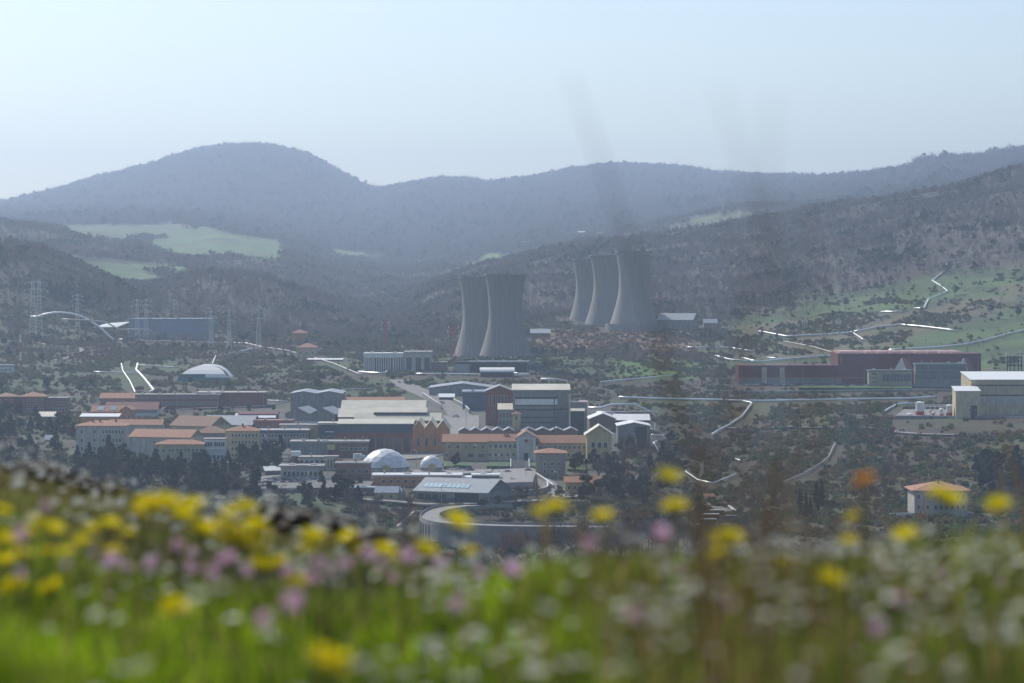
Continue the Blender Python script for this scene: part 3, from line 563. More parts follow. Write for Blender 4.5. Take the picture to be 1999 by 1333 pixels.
bld('pointed_kiosk', 'pair of white pointed kiosks between lodge and hangar', 'kiosk', 777, 792, 978, 962, 951, 5, 'multi', 'grey_wall', 'sheet_white', gables=2, over=.2)
bld('bus_shelter', 'thin white canopy on posts in front of the hangar', 'canopy', 846, 876, 971, 964, 962.4, 4, 'flat', 'concrete', 'white_paint', over=.8, dmin=1100)
bld('brown_shed', 'low brown shed beside the car park', 'shed', 668, 732, 966, 953, 951, 8, 'flat', 'brown_brick', 'sheet_grey')
bld('kiosk', 'white-roofed kiosk right of the hangar gate', 'kiosk', 935, 962, 957, 947, 945, 6, 'flat', 'grey_wall', 'sheet_white')

# upper left
e = bld('blue_warehouse', 'long blue-grey warehouse standing on the terrace over the pipes', 'warehouse', 252, 410, 662, 625, 622, 40, 'flat', 'sheet_blue', 'sheet_blue', rot=0, over=.3); band(e, 0, .3, 'grey_wall', 'plinth', 0, 1, .25)
b = MB(); bs = hit(331, 662) / F; 
cn = empty('entrance_canopy', P(218, 652, hit(218, 652)), 0); tag(cn, 'white upswept canopy wedge at the end of the blue-grey warehouse', 'canopy')
b.hexa([(-36 * bs, 0, 13 * bs), (10 * bs, 0, 13 * bs), (10 * bs, 14, 13.5 * bs), (-36 * bs, 14, 13.5 * bs), (-36 * bs, 0, 14 * bs), (10 * bs, 0, 14 * bs), (34 * bs, 14, 24 * bs), (-12 * bs, 14, 21 * bs)]); b.build('roof', 'sheet_white', cn)
b = MB(); b.box(-8, -7, 3, 4, -4, 13 * bs); b.box(3, 4, 3, 4, -4, 13 * bs); b.build('post', 'steel', cn)
bld('small_house', 'white small house cut by the frame edge above the brick blocks', 'house', -6, 24, 728, 716, 712, 8, 'flat', 'white_wall', 'roof_felt', wins=[(3, .5, 1.2, 1.2, .3, .85)])
bld('farmhouse', 'far small house with an orange roof behind the pylons', 'house', 569, 599, 668, 650, 643, 12, 'hip', 'orange_plaster', 'tile')
bld('farmhouse', 'pale tan-roofed house above the gas pipes, left of the white palace', 'house', 579, 618, 700, 678, 670, 14, 'hip', 'cream', 'tile', wins=[(3, .5, 1, 1.4, .2, .8)])
bld('long_greenhouse', 'bright thin roof strip near the tan-roofed house', 'shed', 600, 668, 705, 702, 700, 8, 'mono', 'brown_brick', 'sheet_white')
e = bld('tennis_hall', 'rounded white hall with green lower wall, fed by a bent pipe', 'hall', 344, 448, 745, 742, None, 26, 'flat', 'green_sheet', 'green_sheet', over=0)
s_ = hit(396, 745) / F
for q in [c for c in bpy.data.objects if c.parent == e or (c.parent and c.parent.parent == e)]: bpy.data.objects.remove(q)
prof = [(-52, 0), (-48, 8), (-42, 15), (-33, 22), (-20, 28), (-8, 31), (12, 31), (27, 28), (37, 22), (44, 15), (50, 8), (53, 0)]
def arch(sc0, sc1, y0, y1, zlo, zhi, mname, nm):
    b = MB()
    pts = [(x * s_, max(z, -.1) * s_) for x, z in prof]
    for i in range(len(pts) - 1):
        (xa, za), (xb, zb) = pts[i], pts[i + 1]; zm = (za + zb) / 2 / s_
        if not (zlo <= zm < zhi): continue
        b.quad((xa, y0, za), (xb, y0, zb), (xb, y1, zb), (xa, y1, za))
    return b.build(nm, mname, e)
arch(1, 1, 13, 34, -9, 99, 'sheet_white', 'roof_shell')
def front(zlo, zhi, mname, nm, y, inset=1.0, xa=-99, xb=99):
    b = MB(); zs = [zlo, (zlo + zhi) / 2, zhi]
    def half(z, side):
        pp = [p for p in prof if (p[0] < 0) == (side < 0)]
        if side < 0: xs = [p[0] for p in pp]; zz = [p[1] for p in pp]
        else: pp = pp[::-1]; xs = [p[0] for p in pp]; zz = [p[1] for p in pp]
        return float(np.interp(z, zz, xs))
    pts = [(max(xa, half(z, -1)) * s_, y[0] + (y[1] - y[0]) * i / 2, z * s_) for i, z in enumerate(zs)]
    pts2 = [(min(xb, half(z, 1)) * s_, y[0] + (y[1] - y[0]) * i / 2, z * s_) for i, z in enumerate(zs)]
    for i in range(2): b.quad(pts[i], pts2[i], pts2[i + 1], pts[i + 1])
    return b.build(nm, mname, e)
front(-1, 8, 'green_sheet', 'lower_wall', (-1, 0)); front(8, 15, 'green_sheet', 'green_panel', (0, .7), xb=5); front(8, 15, 'sheet_white', 'white_panel', (0, .7), xa=5)
front(15, 22, 'sheet_white', 'upper_panel', (.7, 4.5)); front(22, 31, 'sheet_white', 'top_panel', (4.5, 13))

# white palace and boxes under the first towers
e = bld('colonnade_building', 'white colonnaded building with tall thin columns below the towers', 'building', 711, 788, 726, 694, 689, 18, 'flat', 'brown_brick', 'white_wall', wins=[(3, .3, 1.4, 2, .35, .55)])
pilasters(e, 6, 'white_wall', .7, 1., .0, .25); pilasters(e, 7, 'white_wall', .6, 1., .32, .66); pilasters(e, 5, 'white_wall', .8, 1., .74, .98); band(e, .88, 1., 'white_wall', 'cornice', 0, 1, .5)
e = bld('power_house', 'pale power house with three very tall dark windows', 'building', 789, 842, 726, 690, 686, 22, 'flat', 'pale_plaster', 'roof_felt')
for fx in (.18, .52, .84): door(e, fx, 3.9, e['_H'] * .68, 'glass_dark', 'tall_window', e['_H'] * .1)
bld('switch_house', 'low brown switch house right of the pale power house', 'building', 843, 872, 726, 708, 706, 12, 'flat', 'brown_brick', 'roof_felt', wins=[(1, .6, 5, 1.2, .5, .5)])
bld('tank_box', 'pale windowless box in front of the left cooling tower', 'building', 888, 915, 729, 710, 706, 10, 'flat', 'sheet_grey', 'dark')
e = bld('vault_hall', 'hall with a white barrel roof at the foot of the near cooling tower', 'hall', 938, 1003, 736, 726, 718, 16, 'vx', 'dark', 'sheet_white')
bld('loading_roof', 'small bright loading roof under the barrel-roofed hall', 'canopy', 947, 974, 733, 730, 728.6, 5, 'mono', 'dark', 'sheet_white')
bld('pump_house', 'low dark pump house at the foot of the near cooling tower', 'building', 916, 1032, 730, 707, 705, 14, 'flat', 'dark', 'sheet_grey', dmin=2060)
bld('hill_barn', 'barn with a shallow grey roof right of the far cooling towers', 'barn', 1284, 1352, 642, 624, 612, 26, 'gx', 'grey_wall', 'sheet_grey', rot=-14)
bld('hill_barn', 'small grey barn below the woods, right of the larger barn', 'barn', 1374, 1400, 640, 630, 623, 12, 'gx', 'grey_wall', 'sheet_grey')
bld('flat_hut', 'flat pale roof between the two groups of cooling towers', 'hut', 1036, 1074, 660, 650, 643, 12, 'mono', 'brown_brick', 'sheet_grey')
for q, (xa, xb, yb_, ye, yr_, lab, rmn) in enumerate([(1018, 1034, 480, 474, 471, 'lowest tiny far farmhouse on the misty slope above the towers', 'tile'), (1096, 1114, 466, 460, 458, 'tiny far farmhouse with an orange roof line above the towers', 'tile'), (1128, 1142, 459, 453, 451, 'tiny far farmhouse with a bright white roof line', 'sheet_white'), (1165, 1185, 461, 455, 452, 'tiny far brown-roofed farmhouse, last of the hamlet', 'tile_brown')]):
    bld('far_farmhouse', lab, 'house', xa, xb, yb_, ye, yr_, 10, 'gx', 'brown_brick', rmn, dmin=3800, group='hamlet on the far slope')

# right side: red works
e = bld('red_works', 'low wing of the dark red works with two tan gate piers', 'factory', 1442, 1692, 750, 716, 713, 30, 'flat', 'dark_red', 'dark_red', over=.3); band(e, .34, .39, 'orange_plaster', 'trim_band', 0, 1, .2)
for a in (.20, .34): door(e, a, 2.6 * 1.4, e['_H'] * .97, 'cream', 'pier', 0, .6)
band(e, 0, .33, 'grey_wall', 'plinth', 0, .8, .12)
e = bld('red_works', 'high dark red hall with a toothed roof of eight monitors', 'factory', 1636, 1915, 752, 694, 690, 50, 'flat', 'dark_red', 'dark_red', over=.2, d=hit(1700, 752) + 12)
W_, H_ = e['_W'], e['_H']; sr = W_ / 279.
for i, x_ in enumerate([3, 55, 80, 104, 128, 152, 176, 200, 224]):
    wd = 45 if i == 0 else 19; b = MB(); x_ = x_ * sr - W_ / 2; wd *= sr
    b.hexa([(x_, 0, H_ + .5), (x_ + wd, 0, H_ + .5), (x_ + wd, 40, H_ + .5), (x_, 40, H_ + .5), (x_, 3, H_ + 8 * sr), (x_ + wd, 3, H_ + 8 * sr), (x_ + wd, 40, H_ + 8 * sr), (x_, 40, H_ + 8 * sr)]); b.build('roof_monitor', 'monitor_red_lit', e)
def prism(e, xa, xb, z0, z1, side, lab):
    b = MB(); W, H = e['_W'], e['_H']; a = -W / 2 + (xa - 1636) * sr; c = -W / 2 + (xb - 1636) * sr; z0 = (752 - z0) * sr; z1 = (752 - z1) * sr; m_ = a + (c - a) * .38
    b.poly([(a, -5, z0), (c, -5, z0), (m_ + .35 * (c - m_), -5, z1), (m_, -5, z1)], 0); b.poly([(a, -5, z0), (m_, -5, z1), (m_, 0, z1), (a, 0, z0)], 0)
    b.quad((m_, -5.1, z1), (m_ + .35 * (c - m_), -5.1, z1), (c, -5.1, z0), (a + (c - a) * .62, -5.1, z0), 1); b.quad((m_ + .35 * (c - m_), -5, z1), (c, -5, z0), (c, 0, z0), (m_ + .35 * (c - m_), 0, z1), 1)
    b.build('pointed_bay', ['white_wall', 'sheet_red'], e)
prism(e, 1745, 1782, 722, 699, 1, ''); prism(e, 1866, 1902, 722, 699, 1, '')
e = bld('glass_office', 'large glazed office bay in front of the high red hall', 'building', 1787, 1887, 752, 712, 709, 8, 'flat', 'grey_wall', 'sheet_grey', d=hit(1837, 752) - 14)
for r_ in range(3):
    for i in range(12): 
        b = None; inst('pane', window_mesh(2.6, 3.4, 'sheet_grey', 'facade_glass'), e, (-e['_W'] / 2 + e['_W'] * (i + .5) / 12, -.1, e['_H'] * (.30 + .22 * r_)))
e = bld('glass_office', 'lower tan and glass office left of the big glazed bay', 'building', 1696, 1780, 752, 725, 722, 8, 'flat', 'cream', 'sheet_grey', d=hit(1738, 752) - 14)
for i in range(8): inst('pane', window_mesh(2.3, 5, 'sheet_grey', 'facade_glass'), e, (-e['_W'] / 2 + e['_W'] * (.36 + i * .082), -.1, e['_H'] * .3))
for z in (.2, .5, .78): inst('window', window_mesh(4.5, .8), e, (-e['_W'] / 2 + e['_W'] * .14, -.05, e['_H'] * z))
# right side: geothermal plant
e = bld('plant_hall', 'large cream plant hall cut by the right edge of the frame', 'factory', 1896, 2040, 812, 741, 730, 40, 'mono', 'cream', 'sheet_white'); band(e, .55, .585, 'dark', 'louvre_band', .1, 1); band(e, .83, .86, 'dark', 'louvre_band', .0, 1); band(e, .30, .55, 'pale_plaster', 'lower_cladding', .03, 1, .1)
e = bld('plant_hall', 'low cream box with flat bright roof before the large plant hall', 'factory', 1912, 1962, 806, 780, 775, 10, 'mono', 'cream', 'sheet_white')
e = bld('filter_tower', 'cream tower block with white roof at the corner of the plant', 'factory', 1866, 1913, 817, 763, 756, 14, 'mono', 'cream', 'sheet_white', wins=[(2, .3, 1, 1.5, .6, .85)]); door(e, .75, 4, 8, 'dark', 'gate')
bld('villa', 'large villa with orange hip roof standing low among the trees', 'house', 1785, 1889, 1008, 957, 943, 22, 'hip', 'pale_plaster', 'tile', over=1.6, wins=[(2, .75, 1.1, 1.9, .08, .25), (6, .75, 1.1, 1.9, .4, .92), (2, .35, 1.1, 1.9, .08, .25), (6, .35, 1.1, 1.9, .4, .92)], chim=(.5,))
bld('well_hut', 'small hut with a pinkish roof beside the steam plume', 'hut', 1376, 1392, 978, 969, 964, 5, 'gx', 'white_wall', 'tile')
def container(px, py, lab, m, w_=9):
    e = empty('shipping_container', G(px, py, .6), R(random.uniform(-6, 6))); tag(e, lab, 'container', 'containers on the concrete pad')
    b = MB(); b.box(-w_ / 2, w_ / 2, 0, 2.6, 0, 2.6); b.build('body', m, e); b = MB(); b.box(-w_ / 2 - .1, w_ / 2 + .1, -.1, 2.7, 2.602, 2.8); b.build('top', 'sheet_white' if m != 'blue_wall' else 'steel', e)
container(1401, 1010, 'brown container under a cream lid, uppermost on the pad', 'brown_brick', 6.6); container(1388, 1018, 'dark red container with a blue-white top, middle of the pad', 'brick_red', 7)
container(1383, 1028, 'dark red container at the front of the pad', 'brick_red', 7); container(1427, 1021, 'blue-grey container beside the ramp', 'blue_wall', 4.5)

# ------------------------------------------------------------------ domes
def dome(px, yb, ytop, wpx, lab, drum):
    d = hit(px, yb); s = d / F; a = wpx * s / 2; h = (yb - ytop - drum) * s; Rr = (a * a + h * h) / (2 * h); e = empty('geodesic_dome', P(px, yb, d)); tag(e, lab, 'dome')
    FOOT.append((e.location.x, e.location.y + a, a + 3, a + 3, a + 3, 0))
    import bmesh
    bm = bmesh.new(); bmesh.ops.create_icosphere(bm, subdivisions=3, radius=Rr)
    cz = drum * s - (Rr - h)
    bm.verts.ensure_lookup_table()
    bmesh.ops.bisect_plane(bm, geom=bm.verts[:] + bm.edges[:] + bm.faces[:], plane_co=(0, 0, Rr - h), plane_no=(0, 0, -1), clear_outer=True)
    for f_ in bm.faces: f_.smooth = False
    bmesh.ops.translate(bm, verts=bm.verts[:], vec=(0, a, cz)); ctr = Vector((0, a, cz)); fs = [[v.co.copy() for v in f_.verts] for f_ in bm.faces]; bm.free()
    inner = MB()
    for vs in fs: inner.poly([ctr + (v - ctr) * .985 for v in vs])
    inner.build('frame', 'steel', e)
    for vs in fs[:295]:
        c = sum(vs, Vector()) / len(vs); b = MB(); up = [c + (v - c) * .965 - c for v in vs]; dn = [c + (v - c) * .965 - (c - ctr).normalized() * .12 - c for v in vs]; b.poly(up)
        for i in range(len(vs)): j = (i + 1) % len(vs); b.quad(dn[i], dn[j], up[j], up[i])
        b.build('panel', 'dome_white', e, c)
    b = MB(); b.lathe([(a * .985, -4), (a * .985, drum * s)], 40, c=(0, a)); b.build('drum', 'pale_plaster', e)
    b = MB(); b.lathe([(a * .99, drum * s - .1), (a * 1.03, drum * s - .1), (a * 1.03, drum * s + .25), (a * .98, drum * s + .25)], 40, c=(0, a)); b.build('ring_beam', 'blue_wall', e)
    b = MB(); b.box(-1.8, 1.8, -1.0, 3, -.2, 4.2); b.poly([(-2.2, -1.1, 4.2), (2.2, -1.1, 4.2), (0, -1.1, 5.2)]); b.build('porch', 'yellow_plaster', e, (a * .1, 0, 0))
dome(749, 927, 878.5, 98, 'large white faceted dome on a low drum before the halls', 12)
dome(841, 924, 890, 43, 'small white faceted dome right of the large one', 9)

# ------------------------------------------------------------------ cooling towers
def tower(cx, yb, yt, ht, hw_, hb_, ythroat, lab, basin=0, d=None):
    d = d or hit(cx, yb); s = d / F; loc = P(cx, yb, d); loc.y += hb_ * s
    e = empty('cooling_tower', loc); tag(e, lab, 'cooling tower', 'cooling towers of the power station')
    H = (yb - yt) * s; zt = (yb - ythroat) * s; rt = hw_ * s; rb = hb_ * s; rtop = ht * s
    prof = []
    for i in range(33):
        z = H * i / 32
        if z < zt: k = (rb ** 2 / rt ** 2 - 1) / zt ** 2
        else: k = (rtop ** 2 / rt ** 2 - 1) / (H - zt) ** 2
        prof.append((rt * math.sqrt(1 + k * (z - zt) ** 2), z))
    outer = prof; inner = [(r - .35, z) for r, z in reversed(prof)]
    legs_h = 3.5
    b = MB(); b.lathe([(r, z) for r, z in outer if z > legs_h * .8] + [(r, z) for r, z in inner if z > legs_h * .8], 72); b.smooth = True; b.build('shell', 'cooling_concrete', e)
    b = MB(); b.lathe([(rtop - .5, H - .9), (rtop + .45, H - .9), (rtop + .45, H + .25), (rtop - .5, H + .25), (rtop - .5, H - .9)], 72); b.build('rim', 'concrete', e)
    for i in range(36):
        a = 2 * math.pi * i / 36; p0 = (rb * 1.02 * math.cos(a), rb * 1.02 * math.sin(a), -1); r1 = rb * .985
        a2 = a + .087
        if i == 0:
            b = MB(); b.tube([p0, (r1 * math.cos(a2), r1 * math.sin(a2), legs_h)], .35, 4); b.tube([p0, (r1 * math.cos(a - .087), r1 * math.sin(a - .087), legs_h)], .35, 4); me = b.mesh('leg', 'concrete')
        inst('leg', me, e, (0, 0, 0), a)
    rbb = rb * (1.12 if basin else 1.04); b = MB(); b.lathe([(rbb, -8), (rbb, 4.2 if basin else .6), (rbb - .5, 4.2 if basin else .6), (rbb - .5, -1)], 48); b.build('basin', 'concrete', e)
    FOOT.append((loc.x, loc.y, rbb + 3, rbb + 3, rbb + 3, 0)); return e
dA = 2115
tower(987, 706, 535, 41, 33, 56, 610, 'nearest cooling tower, right one of the front pair', d=dA)
tower(936, 706, 541, 41, 33.5, 56, 612, 'cooling tower of the front pair, partly behind the nearest one', d=dA + 55)
tower(1240, 642, 491, 36, 29.5, 51, 548, 'cooling tower with the darkest shell, right end of the upper three', 1, d=2470)
tower(1189, 643, 498, 36, 28.5, 50, 553, 'middle cooling tower of the upper three', 1, d=2530)
tower(1153, 645, 505, 35, 27.5, 49, 558, 'cooling tower at the left end of the upper three', 1, d=2590)
# ------------------------------------------------------------------ roads and paved ground
road('road', [(780, 742), (800, 756), (830, 770), (862, 785), (890, 800), (900, 816)], 15, 'asphalt_pale')
road('road', [(900, 812), (898, 835), (880, 862), (850, 880), (800, 893), (735, 897)], 22, 'asphalt_pale')
road('road', [(108, 704), (140, 697), (158, 690), (152, 680), (136, 674), (150, 666), (190, 658)], 6, 'asphalt_pale')
road('road', [(1130, 968), (1100, 972), (1082, 958), (1065, 944), (1045, 932), (1020, 928)], 10, 'asphalt_pale')
road('road', [(1400, 834), (1550, 835), (1700, 836), (1790, 848), (1935, 849), (1999, 846)], 7, 'asphalt_pale')
road('road', [(400, 962), (450, 945), (520, 932), (560, 928)], 8, 'asphalt_pale')
patch('plaza', [(965, 918), (1042, 914), (1046, 925), (1040, 960), (985, 962), (950, 945)], 'asphalt_pale')
patch('car_park', [(500, 962), (720, 962), (735, 936), (505, 936)], 'asphalt')
patch('yard', [(700, 918), (900, 920), (960, 916), (960, 924), (905, 930), (700, 930)], 'asphalt_pale')
patch('lawn', [(955, 903), (996, 903), (994, 915), (950, 915)], 'lawn', .45); patch('lawn', [(1036, 903), (1046, 903), (1046, 915), (1038, 915)], 'lawn', .45)
patch('lawn', [(868, 905), (912, 903), (920, 914), (866, 916)], 'lawn', .45)
patch('lawn', [(1112, 905), (1145, 905), (1143, 925), (1108, 920)], 'lawn', .3)
patch('lawn', [(1560, 753), (1780, 755), (1780, 764), (1560, 762)], 'lawn', .3)
patch('plant_yard', [(1748, 818), (1999, 816), (1999, 800), (1765, 800)], 'asphalt_pale', .4)
patch('pad', [(1372, 1029), (1440, 1029), (1436, 1006), (1380, 1006)], 'asphalt_pale', .2); road('road', [(1420, 1008), (1408, 994), (1392, 980)], 8, 'asphalt_pale')
road('ramp_edge', [(1411, 984), (1428, 996), (1440, 1006)], 1.2, 'white_wall', 1.4)
# stairs up to the office
p0 = G(1015, 914, .2); st = empty('stairway', p0); tag(st, 'broad outdoor stairway with pale side walls up to the church front', 'stairs')
sw = 34 * p0.y / F
for i in range(9):
    b = MB(); b.box(-sw / 2, sw / 2, 0, 1.1, -1, .34); inst('step', b.mesh('step', 'paving') if i == 0 else me_step, st, (0, i * 1.1, i * .34)); 
    if i == 0: me_step = bpy.data.objects[-1].data if False else st.children[0].data
for sx in (-sw / 2 - .5, sw / 2):
    b = MB(); b.hexa([(sx, -.5, -1), (sx + .5, -.5, -1), (sx + .5, 10.4, -1), (sx, 10.4, -1), (sx, -.5, .9), (sx + .5, -.5, .9), (sx + .5, 10.4, 4.1), (sx, 10.4, 4.1)]); b.build('side_wall', 'white_wall', st)
# curved viaduct of the ring road
DZ = 43.6
outer = [(905, 985.5), (872, 988), (848, 992), (834, 997), (824, 1004), (822, 1011), (832, 1018), (858, 1024), (905, 1028), (980, 1031), (1060, 1032), (1120, 1033), (1190, 1034)]
inner = [(1000, 987), (935, 990.5), (900, 993.5), (876, 998), (860, 1004), (858, 1009), (866, 1014), (888, 1018), (925, 1021), (990, 1023.5), (1060, 1024.5), (1120, 1025), (1190, 1026)]
O_ = smooth_path([PZ(x, y, DZ) for x, y in outer], 3.0); I_ = smooth_path([PZ(x, y, DZ) for x, y in inner], 3.0)
def resample(P_, n):
    L_ = [0]
    for a, b in zip(P_, P_[1:]): L_.append(L_[-1] + (b - a).length)
    out = []
    for i in range(n):
        t = L_[-1] * i / (n - 1); k = min(max(int(np.searchsorted(L_, t)) - 1, 0), len(P_) - 2)
        out.append(P_[k].lerp(P_[k + 1], (t - L_[k]) / max(1e-6, L_[k + 1] - L_[k])))
    return out
O_ = resample(O_, 120); I_ = resample(I_, 120)
b = MB()
for i in range(119): b.slab(O_[i], O_[i + 1], I_[i + 1], I_[i], .6)
o = b.build('viaduct_road', 'asphalt_pale'); tag(o, kind='structure')
vw = empty('retaining_wall', (O_[40].x, O_[40].y, DZ - 16)); tag(vw, 'tall curved concrete retaining wall carrying the ring road bend', 'wall')
b = MB(); lo = Vector((0, 0, -vw.location.z)); off = -vw.location
for i in range(119):
    a, c = O_[i] + off, O_[i + 1] + off; dn = Vector((0, 0, -19 if i < 66 else -9)); t = (c - a).normalized(); nn = Vector((t.y, -t.x, 0)) * .5
    if (O_[i] - I_[i]).dot(Vector((nn.x, nn.y, 0))) < 0: nn = -nn
    b.hexa([a + dn, c + dn, c + dn + nn, a + dn + nn, a - Vector((0, 0, .003)), c - Vector((0, 0, .003)), c + nn, a + nn])
b.build('wall_face', 'concrete', vw)
for nm, line, sgn in (('parapet', O_, 1), ('parapet', I_, -1)):
    b = MB()
    for i in range(119):
        a, c = line[i] + off, line[i + 1] + off; t = (c - a).normalized(); nn = Vector((t.y, -t.x, 0)) * .3
        b.hexa([a, c, c + nn, a + nn, a + Vector((0, 0, .95)), c + Vector((0, 0, .95)), c + nn + Vector((0, 0, .95)), a + nn + Vector((0, 0, .95))])
    b.build(nm, 'concrete', vw)
b = MB(); b.box(-.5, .5, -.9, .3, -18, -.8); me = b.mesh('buttress', 'concrete')
for i in range(12, 66, 3):
    t = O_[min(i + 1, 119)] - O_[i - 1]; inst('buttress', me, vw, O_[i] + off, math.atan2(t.y, t.x))
b = MB()
for i in range(119):
    m1, m2 = O_[i].lerp(I_[i], .5), O_[i + 1].lerp(I_[i + 1], .5)
    if i % 3 != 2: b.slab(m1 + Vector((0, .06, .02)), m2 + Vector((0, .06, .02)), m2 + Vector((0, -.1, .02)), m1 + Vector((0, -.1, .02)), .01)
o = b.build('road_marking', 'white_paint'); tag(o, kind='structure')
road('road', [(640, 975), (700, 979), (770, 984), (830, 990), (850, 990)], 8, 'asphalt_pale', 1.2)
road('road', [(880, 989), (940, 986), (1000, 983), (1060, 981)], 8, 'asphalt_pale', .8)
# fence in front of the hangar
fe = empty('picket_fence', G(860, 984, 0)); tag(fe, 'dark picket fence along the road before the hangar', 'fence')
b = MB(); b.box(-.12, .12, -.06, .06, -.5, 2.1); me = b.mesh('post', 'dark')
for i in range(46):
    p = G(808 + i * 1.9, 983 - i * .03, 0); inst('post', me, fe, p - fe.location, 0, (1, 1, random.uniform(.8, 1.3)))

# ------------------------------------------------------------------ pipes
NOBUSH = []
def pipe(label, pts, r=.42, lift=1.3, m='pipe_clad', dfix=None, group='steam pipelines on the hillsides', sup=True, dmin=1020):
    K = []
    for q in pts:
        if len(q) == 3: p = P(q[0], q[1], q[2])
        elif dfix: p = P(q[0], q[1], dfix)
        else: p = G(q[0], q[1], lift, dmin)
        K.append(p)
    L_ = []
    for a, c in zip(K, K[1:]):
        n = max(1, int((c - a).length / 6))
        for i in range(n):
            p = a.lerp(c, i / n)
            if p.y > 1000: p.z = max(p.z, gz_xy(p.x, p.y) + .95)
            L_.append(p)
    L_.append(K[-1]); NOBUSH.extend((p.x, p.y) for p in L_); e = empty('steam_pipe', L_[0]); tag(e, label, 'pipeline', group)
    b = MB(); b.tube([p - L_[0] for p in L_], r * 1.45, 8, cap=True); b.smooth = True; b.build('pipe', m, e)
    if sup:
        b = MB(); b.box(-.15, .15, -.15, .15, -6, 0); me = b.mesh('support', 'steel')
        for p in L_[::5]:
            if p.z - gz_xy(p.x, p.y) < 6: inst('support', me, e, p - L_[0])
    return e
arc = [(60, 618), (72, 618), (88, 613), (105, 610), (122, 610), (140, 612), (158, 617), (176, 626), (190, 635), (200, 643), (208, 651), (216, 658), (222, 662)]
pipe('large arched pale pipe curving down past the white canopy', arc, .55, dfix=2330, group='arched pipes', sup=False)
pipe('dull pipe running flat then bending down to the blue-grey warehouse', [(120, 623), (175, 625), (208, 629), (232, 643), (290, 643), (306, 655)], .4, m='pipe_dull', dfix=2260, group='arched pipes', sup=False)
pipe('long level pipe below the blue-grey warehouse', [(232, 665), (300, 668), (380, 670), (440, 671), (482, 673), (512, 680)], .35)
pipe('pipe sloping from the junction down to the green and white hall', [(512, 680), (470, 688), (421, 698), (415, 713)], .38)
pipe('pipe running from the junction down to the colonnaded building', [(512, 680), (560, 687), (600, 697), (650, 712), (700, 733), (752, 732)], .35, m='pipe_dull')
pipe('bright steep pipe ending in a hook above the dark red row', [(269, 713), (266, 725), (282, 742), (300, 765), (293, 769)], .6)
pipe('broken thin pipe left of the bright steep one', [(237, 713), (240, 727), (253, 746), (264, 769)], .35)
pipe('short level pipe crossing to the bright steep pipe', [(183, 729), (220, 730), (272, 731)], .3)
pipe('level dull pipe from the bright steep pipe to the round hall', [(270, 716), (310, 718), (350, 721)], .3, m='pipe_dull')
pipe('thin dull pipe end above the road bend', [(60, 671), (70, 671), (90, 676), (118, 678)], .35, m='pipe_dull')
pipe('thin pipe over the yard above the villas', [(258, 806), (315, 803), (330, 795), (400, 787), (470, 783), (560, 787)], .3, dmin=1500)
pipe('faint lower pipe under the flat depot', [(318, 805), (400, 800), (470, 799), (530, 794), (562, 789)], .25, m='pipe_dull')
pipe('thin pipe rising to the grey twin-gable hall', [(655, 768), (672, 764), (700, 763), (730, 763)], .3, m='pipe_dull')
pipe('S-shaped pipe standing before the colonnaded building', [(700, 729), (745, 732), (752, 731), (760, 724), (770, 716), (782, 713), (794, 714)], .45)
pipe('level pipe below the switch house and the barrel-roofed hall', [(812, 733), (870, 733), (930, 734), (1000, 735), (1032, 734)], .4)
pipe('short bright pipe stub by the barrel-roofed hall', [(1003, 731), (1012, 732), (1034, 733)], .35)
pipe('bent pipe over the roof of the process building', [(1054, 744, 1830), (1056, 739, 1830), (1082, 739, 1830), (1107, 743, 1830), (1107, 757, 1830)], .35, sup=False)
pipe('arched pipe on high posts above the brown gable hall', [(1148, 796, 1770), (1172, 796, 1770), (1195, 789, 1770), (1238, 789, 1770), (1262, 800, 1770), (1272, 805, 1770), (1281, 815, 1770)], .5, sup=False)
pipe('level pipe under the arched one, over the white roof', [(1164, 804, 1760), (1218, 804, 1760), (1238, 803, 1760), (1283, 804, 1760)], .28, sup=False)
pipe('hooked pipe at the edge of the grey gate hall', [(1279, 827, 1690), (1278, 842, 1690), (1270, 836, 1690)], .4, sup=False)
pipe('zigzag pipe descending the gully below the gate hall', [(1272, 853), (1310, 855), (1276, 868), (1286, 886)], .35)
pipe('thin pipe on the green bank below the upper towers', [(1172, 749), (1200, 746), (1250, 742), (1312, 736)], .35)
pipe('pale pipe across the upper hillside meadow, left arm', [(1482, 649), (1535, 659), (1580, 657), (1630, 654), (1662, 651)], .5)
pipe('pale pipe across the upper hillside meadow, peaked right arm', [(1668, 650), (1710, 642), (1755, 636), (1800, 640), (1867, 648)], .55)
pipe('short pipe spur at the middle of the upper meadow', [(1661, 650), (1674, 658), (1686, 666)], .45)
pipe('faint pipe climbing the meadow towards the zigzag', [(1668, 649), (1700, 634), (1740, 618), (1775, 607)], .25, m='pipe_dull')
pipe('short level pipe on the green slope under the zigzag', [(1720, 611), (1742, 611), (1762, 610)], .45)
pipe('zigzag pipe climbing the highest green slope', [(1785, 604), (1804, 604), (1808, 595), (1813, 586), (1850, 571), (1838, 561), (1820, 550), (1845, 530), (1848, 518), (1880, 513)], .45)
pipe('long rising pipe behind the toothed red roof to the frame edge', [(1735, 686), (1780, 683), (1830, 680), (1880, 675), (1920, 667), (1960, 656), (2010, 644)], .45)
pipe('pipe curving down to the roof of the low red wing', [(1397, 697), (1425, 705), (1480, 709), (1530, 704), (1600, 698), (1637, 697)], .5)
pipe('short pipe above the curving one near the low red wing', [(1443, 700), (1460, 704), (1475, 708)], .45)
pipe('pipe with a kink on the brown bank left of the red works', [(1343, 681), (1380, 681), (1420, 681), (1468, 688)], .45)
pipe('thin double pipe on the meadow above the red works', [(1530, 669), (1585, 679), (1640, 695)], .3, m='pipe_dull')
pipe('small pipe spur above the low red wing', [(1498, 701), (1525, 703)], .4)
